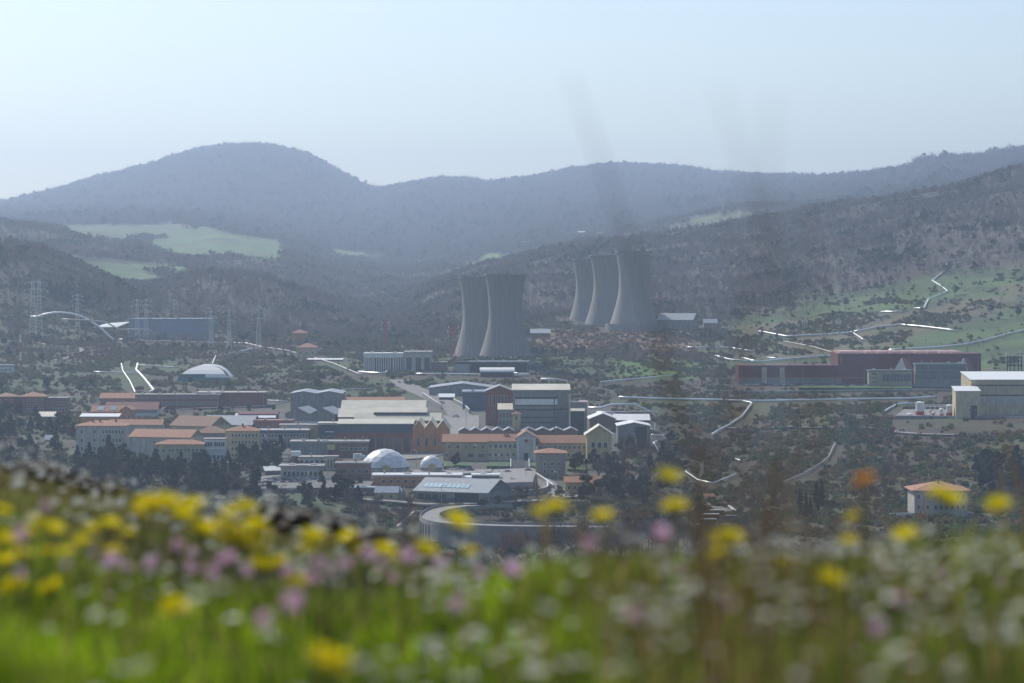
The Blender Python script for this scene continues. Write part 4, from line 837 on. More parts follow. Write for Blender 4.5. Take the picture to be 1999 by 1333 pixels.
pipe('very long level pipe on the terrace below the red works', [(1208, 779), (1300, 782), (1400, 784), (1450, 786), (1500, 786), (1600, 784), (1700, 782), (1780, 781), (1825, 778)], .5)
pipe('branch pipe dropping from the long level pipe into the gully', [(1450, 786), (1468, 790), (1458, 804), (1449, 816), (1425, 832), (1400, 845), (1390, 852)], .4)
pipe('thin diagonal pipe in the scrub above the cypress trees', [(1530, 945), (1570, 928), (1605, 907), (1618, 895), (1630, 870)], .25, m='pipe_dull')
pipe('pipe entering the geothermal plant from the left', [(1728, 806), (1750, 793), (1770, 791), (1800, 791)], .45)
pipe('thin pipes meeting at the steam plume', [(1325, 905), (1340, 926), (1363, 942), (1392, 948), (1436, 930)], .3)
pipe('bright short pipe by the lone bush above the cypress trees', [(1436, 900), (1446, 904)], .35)
pipe('pale drainage pipe winding down from the retaining wall', [(822, 1009), (808, 1010), (800, 1018), (795, 1026), (782, 1034), (776, 1040)], .4, lift=2.5, m='pipe_dull')

# ------------------------------------------------------------------ masts, pylons, lamps
def lattice(h, wb, wt, arms, m='steel', red=False):
    b = MB(); n = 8
    for sx in (-1, 1):
        for sy in (-1, 1): b.tube([(sx * wb / 2, sy * wb / 2, -2), (sx * wt / 2, sy * wt / 2, h)], .13, 4)
    for i in range(n):
        z0, z1 = h * i / n, h * (i + 1) / n; w0 = wb + (wt - wb) * i / n; w1 = wb + (wt - wb) * (i + 1) / n
        for sy in (-1, 1):
            b.tube([(-w0 / 2, sy * w0 / 2, z0), (w1 / 2, sy * w1 / 2, z1)], .07, 3); b.tube([(w0 / 2, sy * w0 / 2, z0), (-w1 / 2, sy * w1 / 2, z1)], .07, 3)
            b.tube([(-w1 / 2, sy * w1 / 2, z1), (w1 / 2, sy * w1 / 2, z1)], .07, 3)
    return b
def pylon(px, yb, yt, label, d=None, arms=((.95, 4.2), (.82, 4.8), (.69, 4.2)), m='steel', group='power pylons', wires=None, rz=0):
    p = G(px, yb) if d is None else P(px, yb, d); h = (yb - yt) * p.y / F; e = empty('power_pylon', p, rz); tag(e, label, 'pylon', group)
    lattice(h, h * .13, h * .03, arms).build('lattice_mast', m, e)
    tips = []
    for zf, wd in arms:
        wd *= h / 30; b = MB(); z = h * zf; b.hexa([(-wd, -.12, z), (wd, -.12, z), (wd, .12, z), (-wd, .12, z), (-.4, -.12, z + .9), (.4, -.12, z + .9), (.4, .12, z + .9), (-.4, .12, z + .9)]); a = b.build('crossarm', m, e)
        for sx in (-1, 1):
            b = MB(); b.lathe([(.01, -1.6), (.22, -1.5), (.1, -1.2), (.24, -1.0), (.1, -.7), (.22, -.5), (.05, 0)], 8); b.tube([(-.55, 0, -1.6), (.55, 0, -1.6)], .16, 5); b.build('insulator', 'white_paint', a, (sx * wd, 0, z)); tips.append(e.matrix_basis @ Vector((sx * wd, 0, z - 1.6)))
    e['_n'] = 1; return tips
def wires(A, B, label, group='power lines'):
    e = empty('power_line', A[0]); tag(e, label, 'power line', group)
    for a, c in zip(A, B):
        pts = []
        for i in range(13):
            t = i / 12; p = a.lerp(c, t); p.z -= 4 * t * (1 - t) * (c - a).length * .015; pts.append(p - e.location)
        b = MB(); b.tube(pts, .035, 3, cap=False); b.build('wire', 'wire_dull', e)
t1 = pylon(64, 650, 546, 'twin-looking pylon on the far left, left one of the close pair', d=2240)
t2 = pylon(76, 652, 546, 'pylon right of its near twin on the far left', d=2260)
t3 = pylon(151, 640, 573, 'leaning-looking slim pylon with a bright column of insulators', d=2400)
t4 = pylon(268, 655, 583, 'pylon above the white canopy, left one of two', d=2380)
t5 = pylon(285, 655, 583, 'pylon directly above the blue-grey warehouse, right one of two', d=2380)
t6 = pylon(339, 640, 584, 'small far pylon above the warehouse roof', d=2650)
t7 = pylon(412, 672, 606, 'pylon at the right end of the blue-grey warehouse', d=2240)
t8 = pylon(447, 676, 603, 'pylon between the warehouse and the farmhouses, left one', d=2200)
t9 = pylon(505, 682, 596, 'tallest dark pylon at the pipe junction', d=2180)
t10 = pylon(752, 672, 624, 'small red and white pylon above the colonnaded building', d=2350, m='red_paint')
t11 = pylon(885, 700, 632, 'red pylon beside the front cooling towers', d=2090, m='red_paint')
t12 = pylon(1323, 344, 312, 'tiny pylon on the far ridge crest', d=11150, arms=((.9, 3.5), (.75, 3.5)))
t13 = pylon(1740, 424, 376, 'pylon standing in the bare wood of the right-hand hill', d=3650)
t13b = pylon(1411, 410, 382, 'faint small pylon on the hazy grassy spur', d=4950)
t14 = pylon(1590, 590, 560, 'small pylon amid the scrub of the right-hand hill', d=2900)
t15 = pylon(1571, 655, 624, 'pylon on the meadow, left of three', d=2480)
t16 = pylon(1637, 650, 622, 'pylon on the meadow, middle of three', d=2480)
t17 = pylon(1608, 672, 648, 'short pylon on the meadow, lowest of three', d=2380)
wires(t5, t9, 'power lines sagging over the blue-grey warehouse')
wires(t8[:4], t11[:4], 'long thin power lines above the colonnaded building'); wires(t13, [p + Vector((500, 150, 40)) for p in t13], 'faint power lines across the bare wood')
def mast(px, yb, yt, label, d=None, r=.35, m='red_paint'):
    p = G(px, yb) if d is None else P(px, yb, d); h = (yb - yt) * p.y / F; e = empty('mast', p); tag(e, label, 'mast')
    for i in range(6):
        b = MB(); b.tube([(0, 0, h * i / 6), (0, 0, h * (i + 1) / 6)], r, 8); b.build('segment', 'red_paint' if (i % 2 and m == 'red_paint') else ('white_paint' if m == 'red_paint' else m), e)
mast(40, 738, 634, 'red and white banded mast on the far left slope', d=2050, r=.6)
mast(1082, 852, 774, 'tall dark post before the process building', d=1600, r=.3, m='dark'); mast(1072, 790, 740, 'thin stack beside the roof pipe of the process building', d=1800, r=.3, m='steel')
mast(1112, 850, 770, 'grey pipe stack at the right side of the process building', d=1620, r=.5, m='steel')
mast(1655, 845, 796, 'teal gantry post in the scrub below the long level pipe', r=.35, m='gate_teal')
lm = MB(); lm.tube([(0, 0, -1), (0, 0, 9)], .13, 6); lamp_me = lm.mesh('post', 'steel'); lh = MB(); lh.tube([(0, 0, 9), (1.4, 0, 9.3)], .09, 5); lh.box(1.2, 2.2, -.25, .25, 9.15, 9.45, 1); lamph_me = lh.mesh('lamp_head', ['steel', 'white_paint'])
for px, py, where in [(578, 850, 'left of the long grey block'), (529, 900, 'left of the parked cars, taller'), (544, 905, 'left of the parked cars, shorter'), (813, 915, 'between the two domes'), (1027, 940, 'in the plaza'), (1045, 965, 'on the ring road verge'), (862, 988, 'over the viaduct bend'), (910, 830, 'at the road bend'), (1240, 880, 'below the gate hall'), (705, 925, 'beside the gate lodge lane'), (640, 935, 'above the spread cars'), (760, 925, 'before the large dome'), (930, 905, 'on the office lawn'), (975, 925, 'at the plaza corner'), (445, 940, 'among the trees by the car park'), (600, 962, 'on the lane below the car park'), (880, 760, 'beside the white canopy'), (1090, 960, 'at the foot of the low curb wall'), (1140, 935, 'by the two-roofed ochre house'), (1450, 840, 'on the terrace road, first from the red works'), (1560, 840, 'on the terrace road, middle one'), (1680, 842, 'on the terrace road near the plant'), (520, 885, 'before the yellowish apartment house'), (857, 800, 'along the descending road')]:
    e = empty('street_lamp', G(px, py, .3), random.uniform(0, 3)); tag(e, 'street lamp standing ' + where, 'street lamp', 'street lamps of the works'); inst('post', lamp_me, e); inst('lamp_head', lamph_me, e)
# wall with pale coping along the descending road
def lowwall(label, pix, h=1.4, m='concrete', t=.5):
    K = smooth_path([G(x, y, .3) for x, y in pix], 6); e = empty('low_wall', K[0]); tag(e, label, 'wall'); b = MB(); c_ = MB()
    for p, q in zip(K, K[1:]):
        p, q = p - K[0], q - K[0]; tt = (q - p); tt.z = 0; tt.normalize(); nn = Vector((tt.y, -tt.x, 0)) * t; up = Vector((0, 0, h)); dn = Vector((0, 0, -1.5))
        b.hexa([p + dn, q + dn, q + dn + nn, p + dn + nn, p + up, q + up, q + up + nn, p + up + nn]); up2 = Vector((0, 0, h + .003)); up3 = Vector((0, 0, h + .25))
        c_.hexa([p + up2 - nn * .15, q + up2 - nn * .15, q + up2 + nn * 1.15, p + up2 + nn * 1.15, p + up3 - nn * .15, q + up3 - nn * .15, q + up3 + nn * 1.15, p + up3 + nn * 1.15])
    b.build('wall_body', m, e); c_.build('coping', 'white_wall', e)
lowwall('pale-topped wall on the outer side of the road bend', [(886, 787), (905, 797), (917, 808)], 2.5)
lowwall('retaining wall with railing posts above the corrugated halls', [(826, 775), (845, 788), (862, 798)], 2.5)
lowwall('curb wall round the plaza slope below the tower house', [(1047, 931), (1062, 941), (1081, 955)], 1.8)
lowwall('low curved wall in the roundabout', [(958, 950), (1000, 966), (1050, 964), (1068, 958), (1066, 950)], 2)
lowwall('long low wall at the terrace edge under the red works', [(1380, 766), (1500, 768), (1640, 766), (1800, 764), (1880, 764)], 1.2)
lowwall('white low wall in the villa garden', [(1735, 1014), (1760, 1013), (1785, 1012)], 2.2, 'white_wall')
# geothermal plant equipment
def tank(px, yb, yt, wpx, label, m='white_wall', ring='red_paint', d=None):
    p = G(px, yb, .2) if d is None else P(px, yb, d); s = p.y / F; h = (yb - yt) * s; r = wpx * s / 2; e = empty('storage_tank', p); tag(e, label, 'tank')
    b = MB(); b.lathe([(r, -1), (r, h)], 24); b.smooth = True; b.build('shell', m, e); b = MB(); b.lathe([(r + .1, h), (r * .6, h + .5), (.01, h + .8)], 24); b.build('lid', 'sheet_white', e)
    if ring: b = MB(); b.lathe([(r + .04, h * .18), (r + .04, h * .42)], 24); b.build('band', ring, e)
tank(1796, 816, 786, 17, 'tall white tank with a red band in the plant yard'); tank(1838, 816, 799, 8, 'small white vessel with red base right of the tall tank'); tank(1853, 816, 792, 12, 'stubby vessel under the pipe rack')
tank(1776, 816, 809, 14, 'flat pale basin left of the tall tank', ring=None); tank(1822, 816, 806, 6, 'tiny bright drum in the plant yard', 'yellow_plaster', None)
pr = empty('pipe_rack', G(1835, 814, .2)); tag(pr, 'white pipe rack between the tanks and the tower block', 'pipe rack')
b = MB(); s_ = pr.location.y / F
for z in (20, 23): b.tube([(-30 * s_, 0, z * s_), (28 * s_, 0, z * s_)], .3, 6)
b.build('pipe', 'pipe_clad', pr)
for i in range(7):
    b = MB(); b.box(-.2, .2, -.2, .2, -1, 23 * s_); b.build('post', 'white_wall', pr, ((-28 + i * 9) * s_, .3, 0))
fr = empty('steel_frame', P(1980, 728, 1850)); tag(fr, 'dark open steel frame with two thin vents above the plant hall', 'steel frame'); s_ = 1850 / F
for x in (-14, -8, 0, 8, 14):
    b = MB(); b.box(-.3, .3, -.3, .3, -12, 32 * s_); b.build('post', 'dark', fr, (x * s_, 0, 0))
for z in (14, 30):
    b = MB(); b.box(-16 * s_, 16 * s_, -.5, .5, z * s_, (z + 2.4) * s_); b.build('beam', 'dark', fr)
for x in (-15, 12):
    b = MB(); b.tube([(x * s_, 1, 0), (x * s_, 1, 42 * s_)], .35, 6); b.build('vent', 'sheet_white', fr)
# steam
sv = bpy.data.materials.new('steam'); sv.use_nodes = True; n_ = sv.node_tree.nodes; n_.remove(n_['Principled BSDF']); vp = n_.new('ShaderNodeVolumePrincipled'); vp.inputs['Density'].default_value = .22; vp.inputs['Color'].default_value = (1, 1, 1, 1)
sv.node_tree.links.new(vp.outputs[0], n_['Material Output'].inputs['Volume']); MATS['steam'] = sv
b = MB(); q0 = G(1365, 950, 1); pts = []
b.lathe([(.3, 0), (.6, 2), (.8, 4), (1.3, 6), (.9, 8), (1.2, 10), (.7, 11.5), (.1, 12.5)], 12)
b.v = [(x + .16 * z + .5 * math.sin(z * 1.1), y, z) for x, y, z in b.v]; b.smooth = True
o = b.build('steam_plume', 'steam', loc=q0); tag(o, 'thin white steam plume rising between the brown bushes', 'steam', kind='stuff')

# ------------------------------------------------------------------ cars
def car_meshes(paint, i):
    MATS.setdefault('carpaint', None); m = mat('car_' + str(i), paint, .25, .0, var=.05, spec=.6)
    b = MB(); L, Wd = 2.1, .85
    prof = [(-L, .35), (-L, .75), (-L * .75, .9), (-L * .35, .98), (L * .55, .98), (L * .97, .88), (L, .6), (L, .35)]
    for s_ in (-1, 1): b.poly([(x, s_ * Wd, z) for x, z in (prof if s_ < 0 else prof[::-1])])
    for (xa, za), (xb, zb) in zip(prof, prof[1:] + prof[:1]): b.quad((xa, -Wd, za), (xa, Wd, za), (xb, Wd, zb), (xb, -Wd, zb))
    body = b.mesh('body', m); b = MB(); c = [(-1.25, .985), (-.55, 1.42), (.95, 1.45), (1.65, .985)]
    for s_ in (-1, 1): b.poly([(x, s_ * (Wd - (.16 if z > 1 else .04)), z) for x, z in (c if s_ < 0 else c[::-1])])
    q = lambda x, z, s_: (x, s_ * (Wd - (.16 if z > 1 else .04)), z)
    for (xa, za), (xb, zb) in zip(c, c[1:]): b.quad(q(xa, za, -1), q(xa, za, 1), q(xb, zb, 1), q(xb, zb, -1))
    glass = b.mesh('cabin_glass', 'glass_dark'); b = MB(); b.slab((-.5, -.66, 1.49), (.93, -.66, 1.51), (.93, .66, 1.51), (-.5, .66, 1.49), .05); roof = b.mesh('roof', m)
    return body, glass, roof
b = MB(); b.tube([(0, -.1, 0), (0, .1, 0)], .33, 12); wheel_me = b.mesh('wheel', 'rubber')
PAINTS = [('white', (.8, .8, .8)), ('silver', (.5, .52, .54)), ('red', (.4, .04, .03)), ('dark blue', (.05, .08, .16)), ('grey', (.2, .2, .21)), ('pale blue', (.35, .45, .55))]
CM = [car_meshes(c, i) for i, (n, c) in enumerate(PAINTS)]
ords = ['first', 'second', 'third', 'fourth', 'fifth', 'sixth', 'seventh', 'eighth', 'ninth', 'tenth', 'eleventh', 'twelfth', 'thirteenth', 'fourteenth', 'fifteenth', 'sixteenth', 'seventeenth', 'eighteenth', 'nineteenth', 'twentieth']
cnt = {}
def car(px, py, ci, where, group, rz=None):
    e = empty('parked_car', G(px, py, .45), random.choice([0, math.pi]) + random.uniform(-.25, .25) if rz is None else rz)
    k = (ci, where); cnt[k] = cnt.get(k, 0) + 1
    tag(e, '%s %s car from the left %s' % (ords[cnt[k] - 1], PAINTS[ci][0], where), 'car', group)
    bo, gl, ro = CM[ci]; inst('body', bo, e); inst('cabin_glass', gl, e); inst('roof', ro, e)
    for x in (-1.3, 1.3):
        for y in (-.8, .8): inst('wheel', wheel_me, e, (x, y, .33))
for row, (y, xs) in enumerate([(946, range(520, 600, 8)), (941, range(528, 604, 7)), (937, range(560, 600, 8))]):
    for i, x in enumerate(xs):
        if random.random() < .85: car(x + random.uniform(-1.5, 1.5), y, random.choice([0, 0, 1, 1, 2, 3, 4, 5]), ['in the front row of the car park', 'in the middle row of the car park', 'in the rear row of the car park'][row], 'cars in the car park below the pavilion')
for x in (612, 620, 637, 649, 668, 676): car(x, 940, random.choice([0, 1, 5]), 'in the spread row right of the car park', 'cars right of the car park')
for x, c in ((611, 3), (613, 0), (655, 1), (708, 0), (712, 2)): car(x, 966, c, 'along the lane below the car park', 'cars on the lane')
for x, y, c, wh in [(426, 906, 0, 'beside the white house front'), (448, 947, 0, 'among the trees left of the car park'), (462, 948, 1, 'among the trees left of the car park'), (880, 919, 0, 'behind the orange block'), (894, 920, 0, 'behind the orange block'), (911, 921, 0, 'near the plaza'), (918, 921, 3, 'near the plaza'), (948, 954, 1, 'beside the hangar gate')]: car(x, y, c, wh, 'cars around the domes')
for x in (1626, 1664, 1690, 1698, 1772, 1778, 1786, 1800, 1802, 1826, 1838, 1848, 1856, 1886, 1892): car(x, 755, random.choice([0, 0, 1, 4]), 'before the red works', 'cars before the red works')
for x in (1458, 1470, 1478, 1490, 1515, 1530, 1545, 1560, 1575, 1586): car(x, 753, random.choice([0, 1, 2, 0]), 'and trucks row at the low red wing', 'vehicles at the low red wing')
for x, y, c, wh in [(850, 905, 1, 'on the yard between the domes and the office'), (862, 912, 0, 'on the yard between the domes and the office'), (990, 925, 4, 'on the plaza'), (1010, 935, 0, 'on the plaza'), (1032, 922, 3, 'on the plaza'), (890, 815, 0, 'on the descending road'), (862, 789, 1, 'on the descending road'), (905, 845, 2, 'beside the orange workshop'), (893, 858, 0, 'beside the orange workshop'), (1075, 953, 1, 'on the road past the tower house'), (1110, 969, 0, 'on the road past the tower house'), (640, 855, 0, 'before the grey laboratory block'), (1820, 812, 0, 'in the plant yard'), (1858, 819, 1, 'in the plant yard'), (1605, 836, 0, 'on the terrace road'), (1760, 844, 4, 'on the terrace road'), (770, 928, 0, 'along the foot of the large dome'), (790, 928, 1, 'along the foot of the large dome'), (715, 932, 3, 'along the foot of the large dome'), (560, 958, 0, 'at the lower edge of the car park'), (585, 960, 1, 'at the lower edge of the car park'), (645, 958, 4, 'at the lower edge of the car park')]: car(x, y, c, wh, 'cars about the works')
e = empty('delivery_truck', G(700, 900, .4), .2); tag(e, 'white box truck parked beside the large dome', 'truck')
b = MB(); b.box(-2.6, 1.6, -1.2, 1.2, 1.0, 3.6); b.build('cargo_box', 'white_wall', e); b = MB(); b.box(1.7, 3.4, -1.1, 1.1, .6, 2.8); b.build('cab', 'white_paint', e)
b = MB(); b.tube([(0, -.15, 0), (0, .15, 0)], .5, 12); wm = b.mesh('wheel', 'rubber')
for x in (-1.7, 2.5):
    for y in (-1.05, 1.05): inst('wheel', wm, e, (x, y, .5))
e = bld('coach_shelter', 'long bright white canopy sloping beside the pavilion', 'canopy', 519, 547, 928, 918, 912, 5, 'mono', 'glass_dark', 'sheet_white', rot=14)
# ------------------------------------------------------------------ vegetation
def cards(C_, size, rng, flat=.0, up=0.0):
    """one small leaf-clump triangle pair (a bent quad) at each point"""
    n = len(C_); a = rng.normal(size=(n, 3)); a /= np.linalg.norm(a, axis=1)[:, None]
    b = rng.normal(size=(n, 3)); b[:, 2] += up; b -= (a * b).sum(1)[:, None] * a; b /= np.linalg.norm(b, axis=1)[:, None]
    s = size * rng.uniform(.6, 1.4, n)[:, None]
    Vv = np.stack([C_ - a * s, C_ - b * s * .7, C_ + a * s, C_ + b * s * .8], 1).reshape(-1, 3)
    k = np.arange(n)[:, None] * 4; return Vv, np.hstack([k, k + 1, k + 2, k + 3])
def crown_cloud(kind, rng, n, h, w_):
    pts = []
    if kind == 'round':
        nc = 14; cs = []
        for i in range(nc):
            u = rng.normal(size=3); u /= np.linalg.norm(u); r = rng.uniform(.35, .8); cs.append((u * r * [w_ / 2, w_ / 2, h * .36] + [0, 0, h * .58], rng.uniform(.22, .38) * w_ * .55))
    elif kind == 'conifer':
        cs = []
        for i in range(20):
            t = i / 19; z = h * (.16 + .8 * t); rr = w_ / 2 * (1 - t) ** .8; a = rng.uniform(0, 6.28); cs.append((np.array([math.cos(a) * rr * .6, math.sin(a) * rr * .6, z]), max(.35, rr * .65)))
    elif kind == 'cypress':
        cs = [(np.array([rng.uniform(-.1, .1), rng.uniform(-.1, .1), h * (.06 + .9 * i / 13)]), w_ / 2 * math.sin(math.pi * min(1, (.18 + .8 * i / 13)) ** .8) + .1) for i in range(14)]
    elif kind == 'umbrella':
        cs = []
        for i in range(12):
            a = rng.uniform(0, 6.28); r = rng.uniform(0, .75) * w_ / 2; cs.append((np.array([math.cos(a) * r, math.sin(a) * r, h * (.84 - .1 * (r / (w_ / 2)) ** 2)]), w_ * .17))
    per = n // len(cs)
    for c, r in cs:
        u = rng.normal(size=(per, 3)); u /= np.linalg.norm(u, axis=1)[:, None]; u *= (rng.uniform(.55, 1.08, per) * r)[:, None]; u[:, 2] *= .8; pts.append(c + u)
    return np.concatenate(pts)
def trunk_mesh(h, r, limbs, rng, name='trunk'):
    b = MB(); b.tube([(0, 0, -1), (.02 * h, 0, h * .3), (0, .02 * h, h * .7)], r, 6, r2=r * .35)
    for i in range(limbs):
        a = rng.uniform(0, 6.28); z = h * rng.uniform(.3, .6); b.tube([(0, 0, z), (math.cos(a) * h * .12, math.sin(a) * h * .12, z + h * .12), (math.cos(a) * h * .2, math.sin(a) * h * .2, z + h * .28)], r * .45, 4, r2=r * .1)
    return b.mesh(name, 'bark')
def bare_crown(rng, h, w_, n1=26, n2=9):
    Vv = []; Fc = []
    def sliver(a, b_, wd):
        k = len(Vv); t = b_ - a; s = np.cross(t, rng.normal(size=3)); s = s / (np.linalg.norm(s) + 1e-6) * wd
        Vv.extend([a - s, a + s, b_ + s * .3, b_ - s * .3]); Fc.append((k, k + 1, k + 2, k + 3))
    for i in range(n1):
        z0 = h * rng.uniform(.22, .6); a = rng.uniform(0, 6.28); el = rng.uniform(.4, 1.3); l = h * rng.uniform(.25, .42)
        p0 = np.array([0, 0, z0]); dr = np.array([math.cos(a) * math.cos(el) * w_ / h * 1.3, math.sin(a) * math.cos(el) * w_ / h * 1.3, math.sin(el)]); p1 = p0 + dr * l; sliver(p0, p1, .10)
        for j in range(n2):
            t = rng.uniform(.3, 1); q0 = p0 + (p1 - p0) * t; dd = dr + rng.normal(size=3) * .55; dd[2] = abs(dd[2]) + .2; sliver(q0, q0 + dd * h * rng.uniform(.08, .17), .085)
    return np.array(Vv), np.array(Fc)
mat('leaf_dark', (.024, .038, .018), .8, var=.4, scale=.5, trans=.15); mat('leaf_blue', (.022, .036, .028), .8, var=.35, scale=.5, trans=.12); mat('leaf_olive', (.10, .105, .04), .8, var=.3, scale=.5, trans=.2)
mat('twig_brown', (.15, .105, .07), .95, var=.3, scale=.4); mat('twig_grey', (.14, .12, .11), .95, var=.3, scale=.4); mat('twig_rust', (.26, .14, .065), .95, var=.3, scale=.4); mat('bush_green', (.10, .15, .055), .9, var=.35, scale=.8, trans=.35); mat('bush_brown', (.17, .135, .08), .9, var=.3, scale=.8, trans=.35); mat('bush_rust', (.30, .18, .09), .9, var=.3, scale=.8, trans=.35); mat('bush_olive', (.165, .165, .075), .9, var=.3, scale=.8, trans=.35); mat('bush_dark', (.055, .075, .038), .9, var=.3, scale=.8, trans=.25); mat('wood_brown', (.20, .145, .12), .95, var=.3, scale=.4, trans=.2); mat('wood_grey', (.19, .165, .155), .95, var=.3, scale=.4, trans=.2)
TR = {}
def mkcrown(kind, matname, seed, n=520, h=10., w_=7.):
    rng = np.random.default_rng(seed)
    if kind == 'bare': Vv, Fc = bare_crown(rng, h, w_)
    else: Vv, Fc = cards(crown_cloud(kind, rng, n, h, w_), .55 if kind != 'cypress' else .4, rng)
    return raw_mesh('crown', Vv, Fc, None, [matname])
for key, kind, m, w_ in [('evergreen', 'round', 'leaf_dark', 7), ('cedar', 'conifer', 'leaf_blue', 6.5), ('olive', 'round', 'leaf_olive', 7.5), ('bare', 'bare', 'twig_brown', 7), ('baregrey', 'bare', 'twig_grey', 7), ('rust', 'bare', 'twig_rust', 7.5), ('cypress', 'cypress', 'leaf_dark', 1.9), ('umbrella', 'umbrella', 'leaf_dark', 9)]:
    TR[key] = [(mkcrown(kind, m, 11 * i + hash(key) % 7 * 0 + len(key), 560, 10., w_), trunk_mesh(10., .22 if kind != 'cypress' else .12, 0 if kind in ('conifer', 'cypress') else 5, np.random.default_rng(i))) for i in range(3)]
KN = {'evergreen': ('evergreen_tree', 'dark bushy evergreen tree'), 'cedar': ('conifer_tree', 'dark blue-green conifer'), 'olive': ('broadleaf_tree', 'olive-green leafy tree'), 'bare': ('bare_tree', 'leafless brown tree'), 'baregrey': ('bare_tree', 'leafless grey tree'), 'rust': ('bare_tree', 'leafless rust-brown tree'), 'cypress': ('cypress_tree', 'slim dark cypress'), 'umbrella': ('pine_tree', 'umbrella pine with flat crown')}
def infoot(x, y):
    for fx, fy, rad, hw, hd, rz in FOOT:
        dx, dy = x - fx, y - fy
        if abs(dx) > 60 or abs(dy) > 60: continue
        u = dx * math.cos(rz) + dy * math.sin(rz); v = -dx * math.sin(rz) + dy * math.cos(rz)
        if abs(u) < hw and abs(v) < hd: return True
    return False
NT = 0
def tree(kind, p, h, label, group):
    global NT
    NT += 1; cr, tr = random.choice(TR[kind]); s = h / 10
    e = empty(KN[kind][0], p, random.uniform(0, 6.28)); tag(e, label, 'tree', group); wf = random.uniform(.85, 1.15) if kind != 'cypress' else 1
    inst('trunk', tr, e, sc=(s, s, s)); inst('crown', cr, e, sc=(s * wf, s * wf, s))
def stand(poly, n, mix, hr, where, dmin=1020, near=3.0):
    xs = [p[0] for p in poly]; ys = [p[1] for p in poly]; k = 0; tries = 0; placed = []
    while k < n and tries < n * 40:
        tries += 1; x = random.uniform(min(xs), max(xs)); y = random.uniform(min(ys), max(ys))
        if not inpoly(np.array(x), np.array(y), poly): continue
        p = G(x, y, -.2, dmin)
        if infoot(p.x, p.y) or any((p.x - q[0]) ** 2 + ((p.y - q[1]) * .6) ** 2 < near ** 2 for q in placed): continue
        kind = random.choices([m[0] for m in mix], [m[1] for m in mix])[0]
        placed.append((p.x, p.y)); h_ = random.uniform(*hr); q = (h_ - hr[0]) / (hr[1] - hr[0]); u = (x - min(xs)) / (max(xs) - min(xs))
        tree(kind, p, h_, ('low ' if q < .33 else ('tall ' if q > .67 else '')) + KN[kind][1] + ' ' + where + (', left end' if u < .25 else (', right end' if u > .75 else (', middle left' if u < .5 else ', middle right'))), 'trees ' + where); k += 1
EV = [('evergreen', 5), ('cedar', 4), ('bare', 1), ('olive', 1)]
stand([(0, 850), (150, 860), (150, 900), (240, 950), (120, 940), (0, 900)], 22, EV, (9, 14), 'below the three-storey building')
stand([(140, 905), (235, 908), (260, 975), (200, 950)], 15, EV, (9, 14), 'in the wood under the three-storey building')
stand([(235, 908), (320, 912), (335, 990), (260, 978)], 15, EV, (9, 14), 'in the wood under the blank-gabled house')
stand([(320, 912), (400, 915), (425, 990), (335, 990)], 15, EV, (9, 14), 'in the wood under the balcony house')
stand([(400, 925), (500, 940), (510, 990), (410, 990)], 20, [('evergreen', 4), ('cedar', 5), ('bare', 2)], (9, 13), 'beside the car park')
stand([(510, 960), (700, 968), (700, 1000), (540, 1000)], 16, [('evergreen', 3), ('cedar', 4), ('bare', 4)], (7, 12), 'along the lane below the car park')
stand([(0, 790), (150, 835), (150, 860), (0, 850)], 18, EV, (8, 12), 'between brick row and pale building')
stand([(0, 745), (180, 745), (190, 768), (0, 766)], 16, [('evergreen', 3), ('olive', 2), ('bare', 3)], (6, 10), 'above the brick row')
stand([(440, 890), (560, 885), (560, 915), (445, 925)], 20, [('evergreen', 4), ('cedar', 3), ('bare', 1)], (8, 12), 'before the apartment house')
stand([(1195, 880), (1330, 900), (1340, 985), (1220, 990), (1140, 950)], 30, [('evergreen', 4), ('cedar', 2), ('baregrey', 3), ('olive', 1)], (9, 13), 'in the grove beside the ochre block')
stand([(1110, 905), (1200, 910), (1195, 935), (1110, 930)], 6, [('evergreen', 3), ('umbrella', 3)], (8, 11), 'beside the tower house')
stand([(1125, 960), (1215, 960), (1215, 985), (1130, 985)], 6, [('umbrella', 3), ('evergreen', 2)], (9, 12), 'round the ochre house')
stand([(640, 985), (820, 998), (815, 1050), (700, 1040)], 14, [('baregrey', 4), ('bare', 4), ('rust', 2)], (7, 11), 'on the slope before the curved wall')
stand([(985, 1086), (1060, 1068), (1470, 1062), (1470, 1090), (985, 1104)], 60, [('baregrey', 4), ('bare', 4), ('rust', 2)], (9, 13.5), 'before the straight viaduct wall')
stand([(880, 1100), (1060, 1094), (1060, 1118), (900, 1125)], 9, [('baregrey', 2), ('olive', 2), ('evergreen', 1)], (7, 10), 'at the foot of the curved viaduct wall')
stand([(880, 1012), (1150, 1016), (1130, 996), (930, 998)], 16, [('bare', 4), ('baregrey', 3), ('olive', 1)], (5, 8), 'inside the ring road bend')
stand([(1180, 1000), (1380, 1000), (1380, 1040), (1180, 1040)], 16, [('evergreen', 3), ('baregrey', 3), ('rust', 1)], (8, 12), 'between grove and container pad')
stand([(1560, 985), (1625, 985), (1625, 1015), (1560, 1015)], 9, [('cypress', 1)], (9, 13), 'in the row left of the villa', near=1.6)
stand([(1890, 930), (1999, 900), (1999, 1000), (1900, 1000)], 14, [('cedar', 2), ('evergreen', 2), ('baregrey', 1)], (11, 18), 'behind the villa at the frame edge')
stand([(1440, 950), (1560, 950), (1560, 1030), (1450, 1040)], 14, [('rust', 4), ('bare', 3)], (6, 10), 'in the thicket beside the cypresses')
stand([(1640, 960), (1780, 900), (1780, 1010), (1640, 1020)], 14, [('baregrey', 3), ('bare', 2), ('olive', 1)], (7, 11), 'on the slope left of the villa')
stand([(1340, 870), (1430, 860), (1440, 940), (1350, 900)], 9, [('baregrey', 3), ('bare', 3)], (6, 10), 'below the branch pipe')
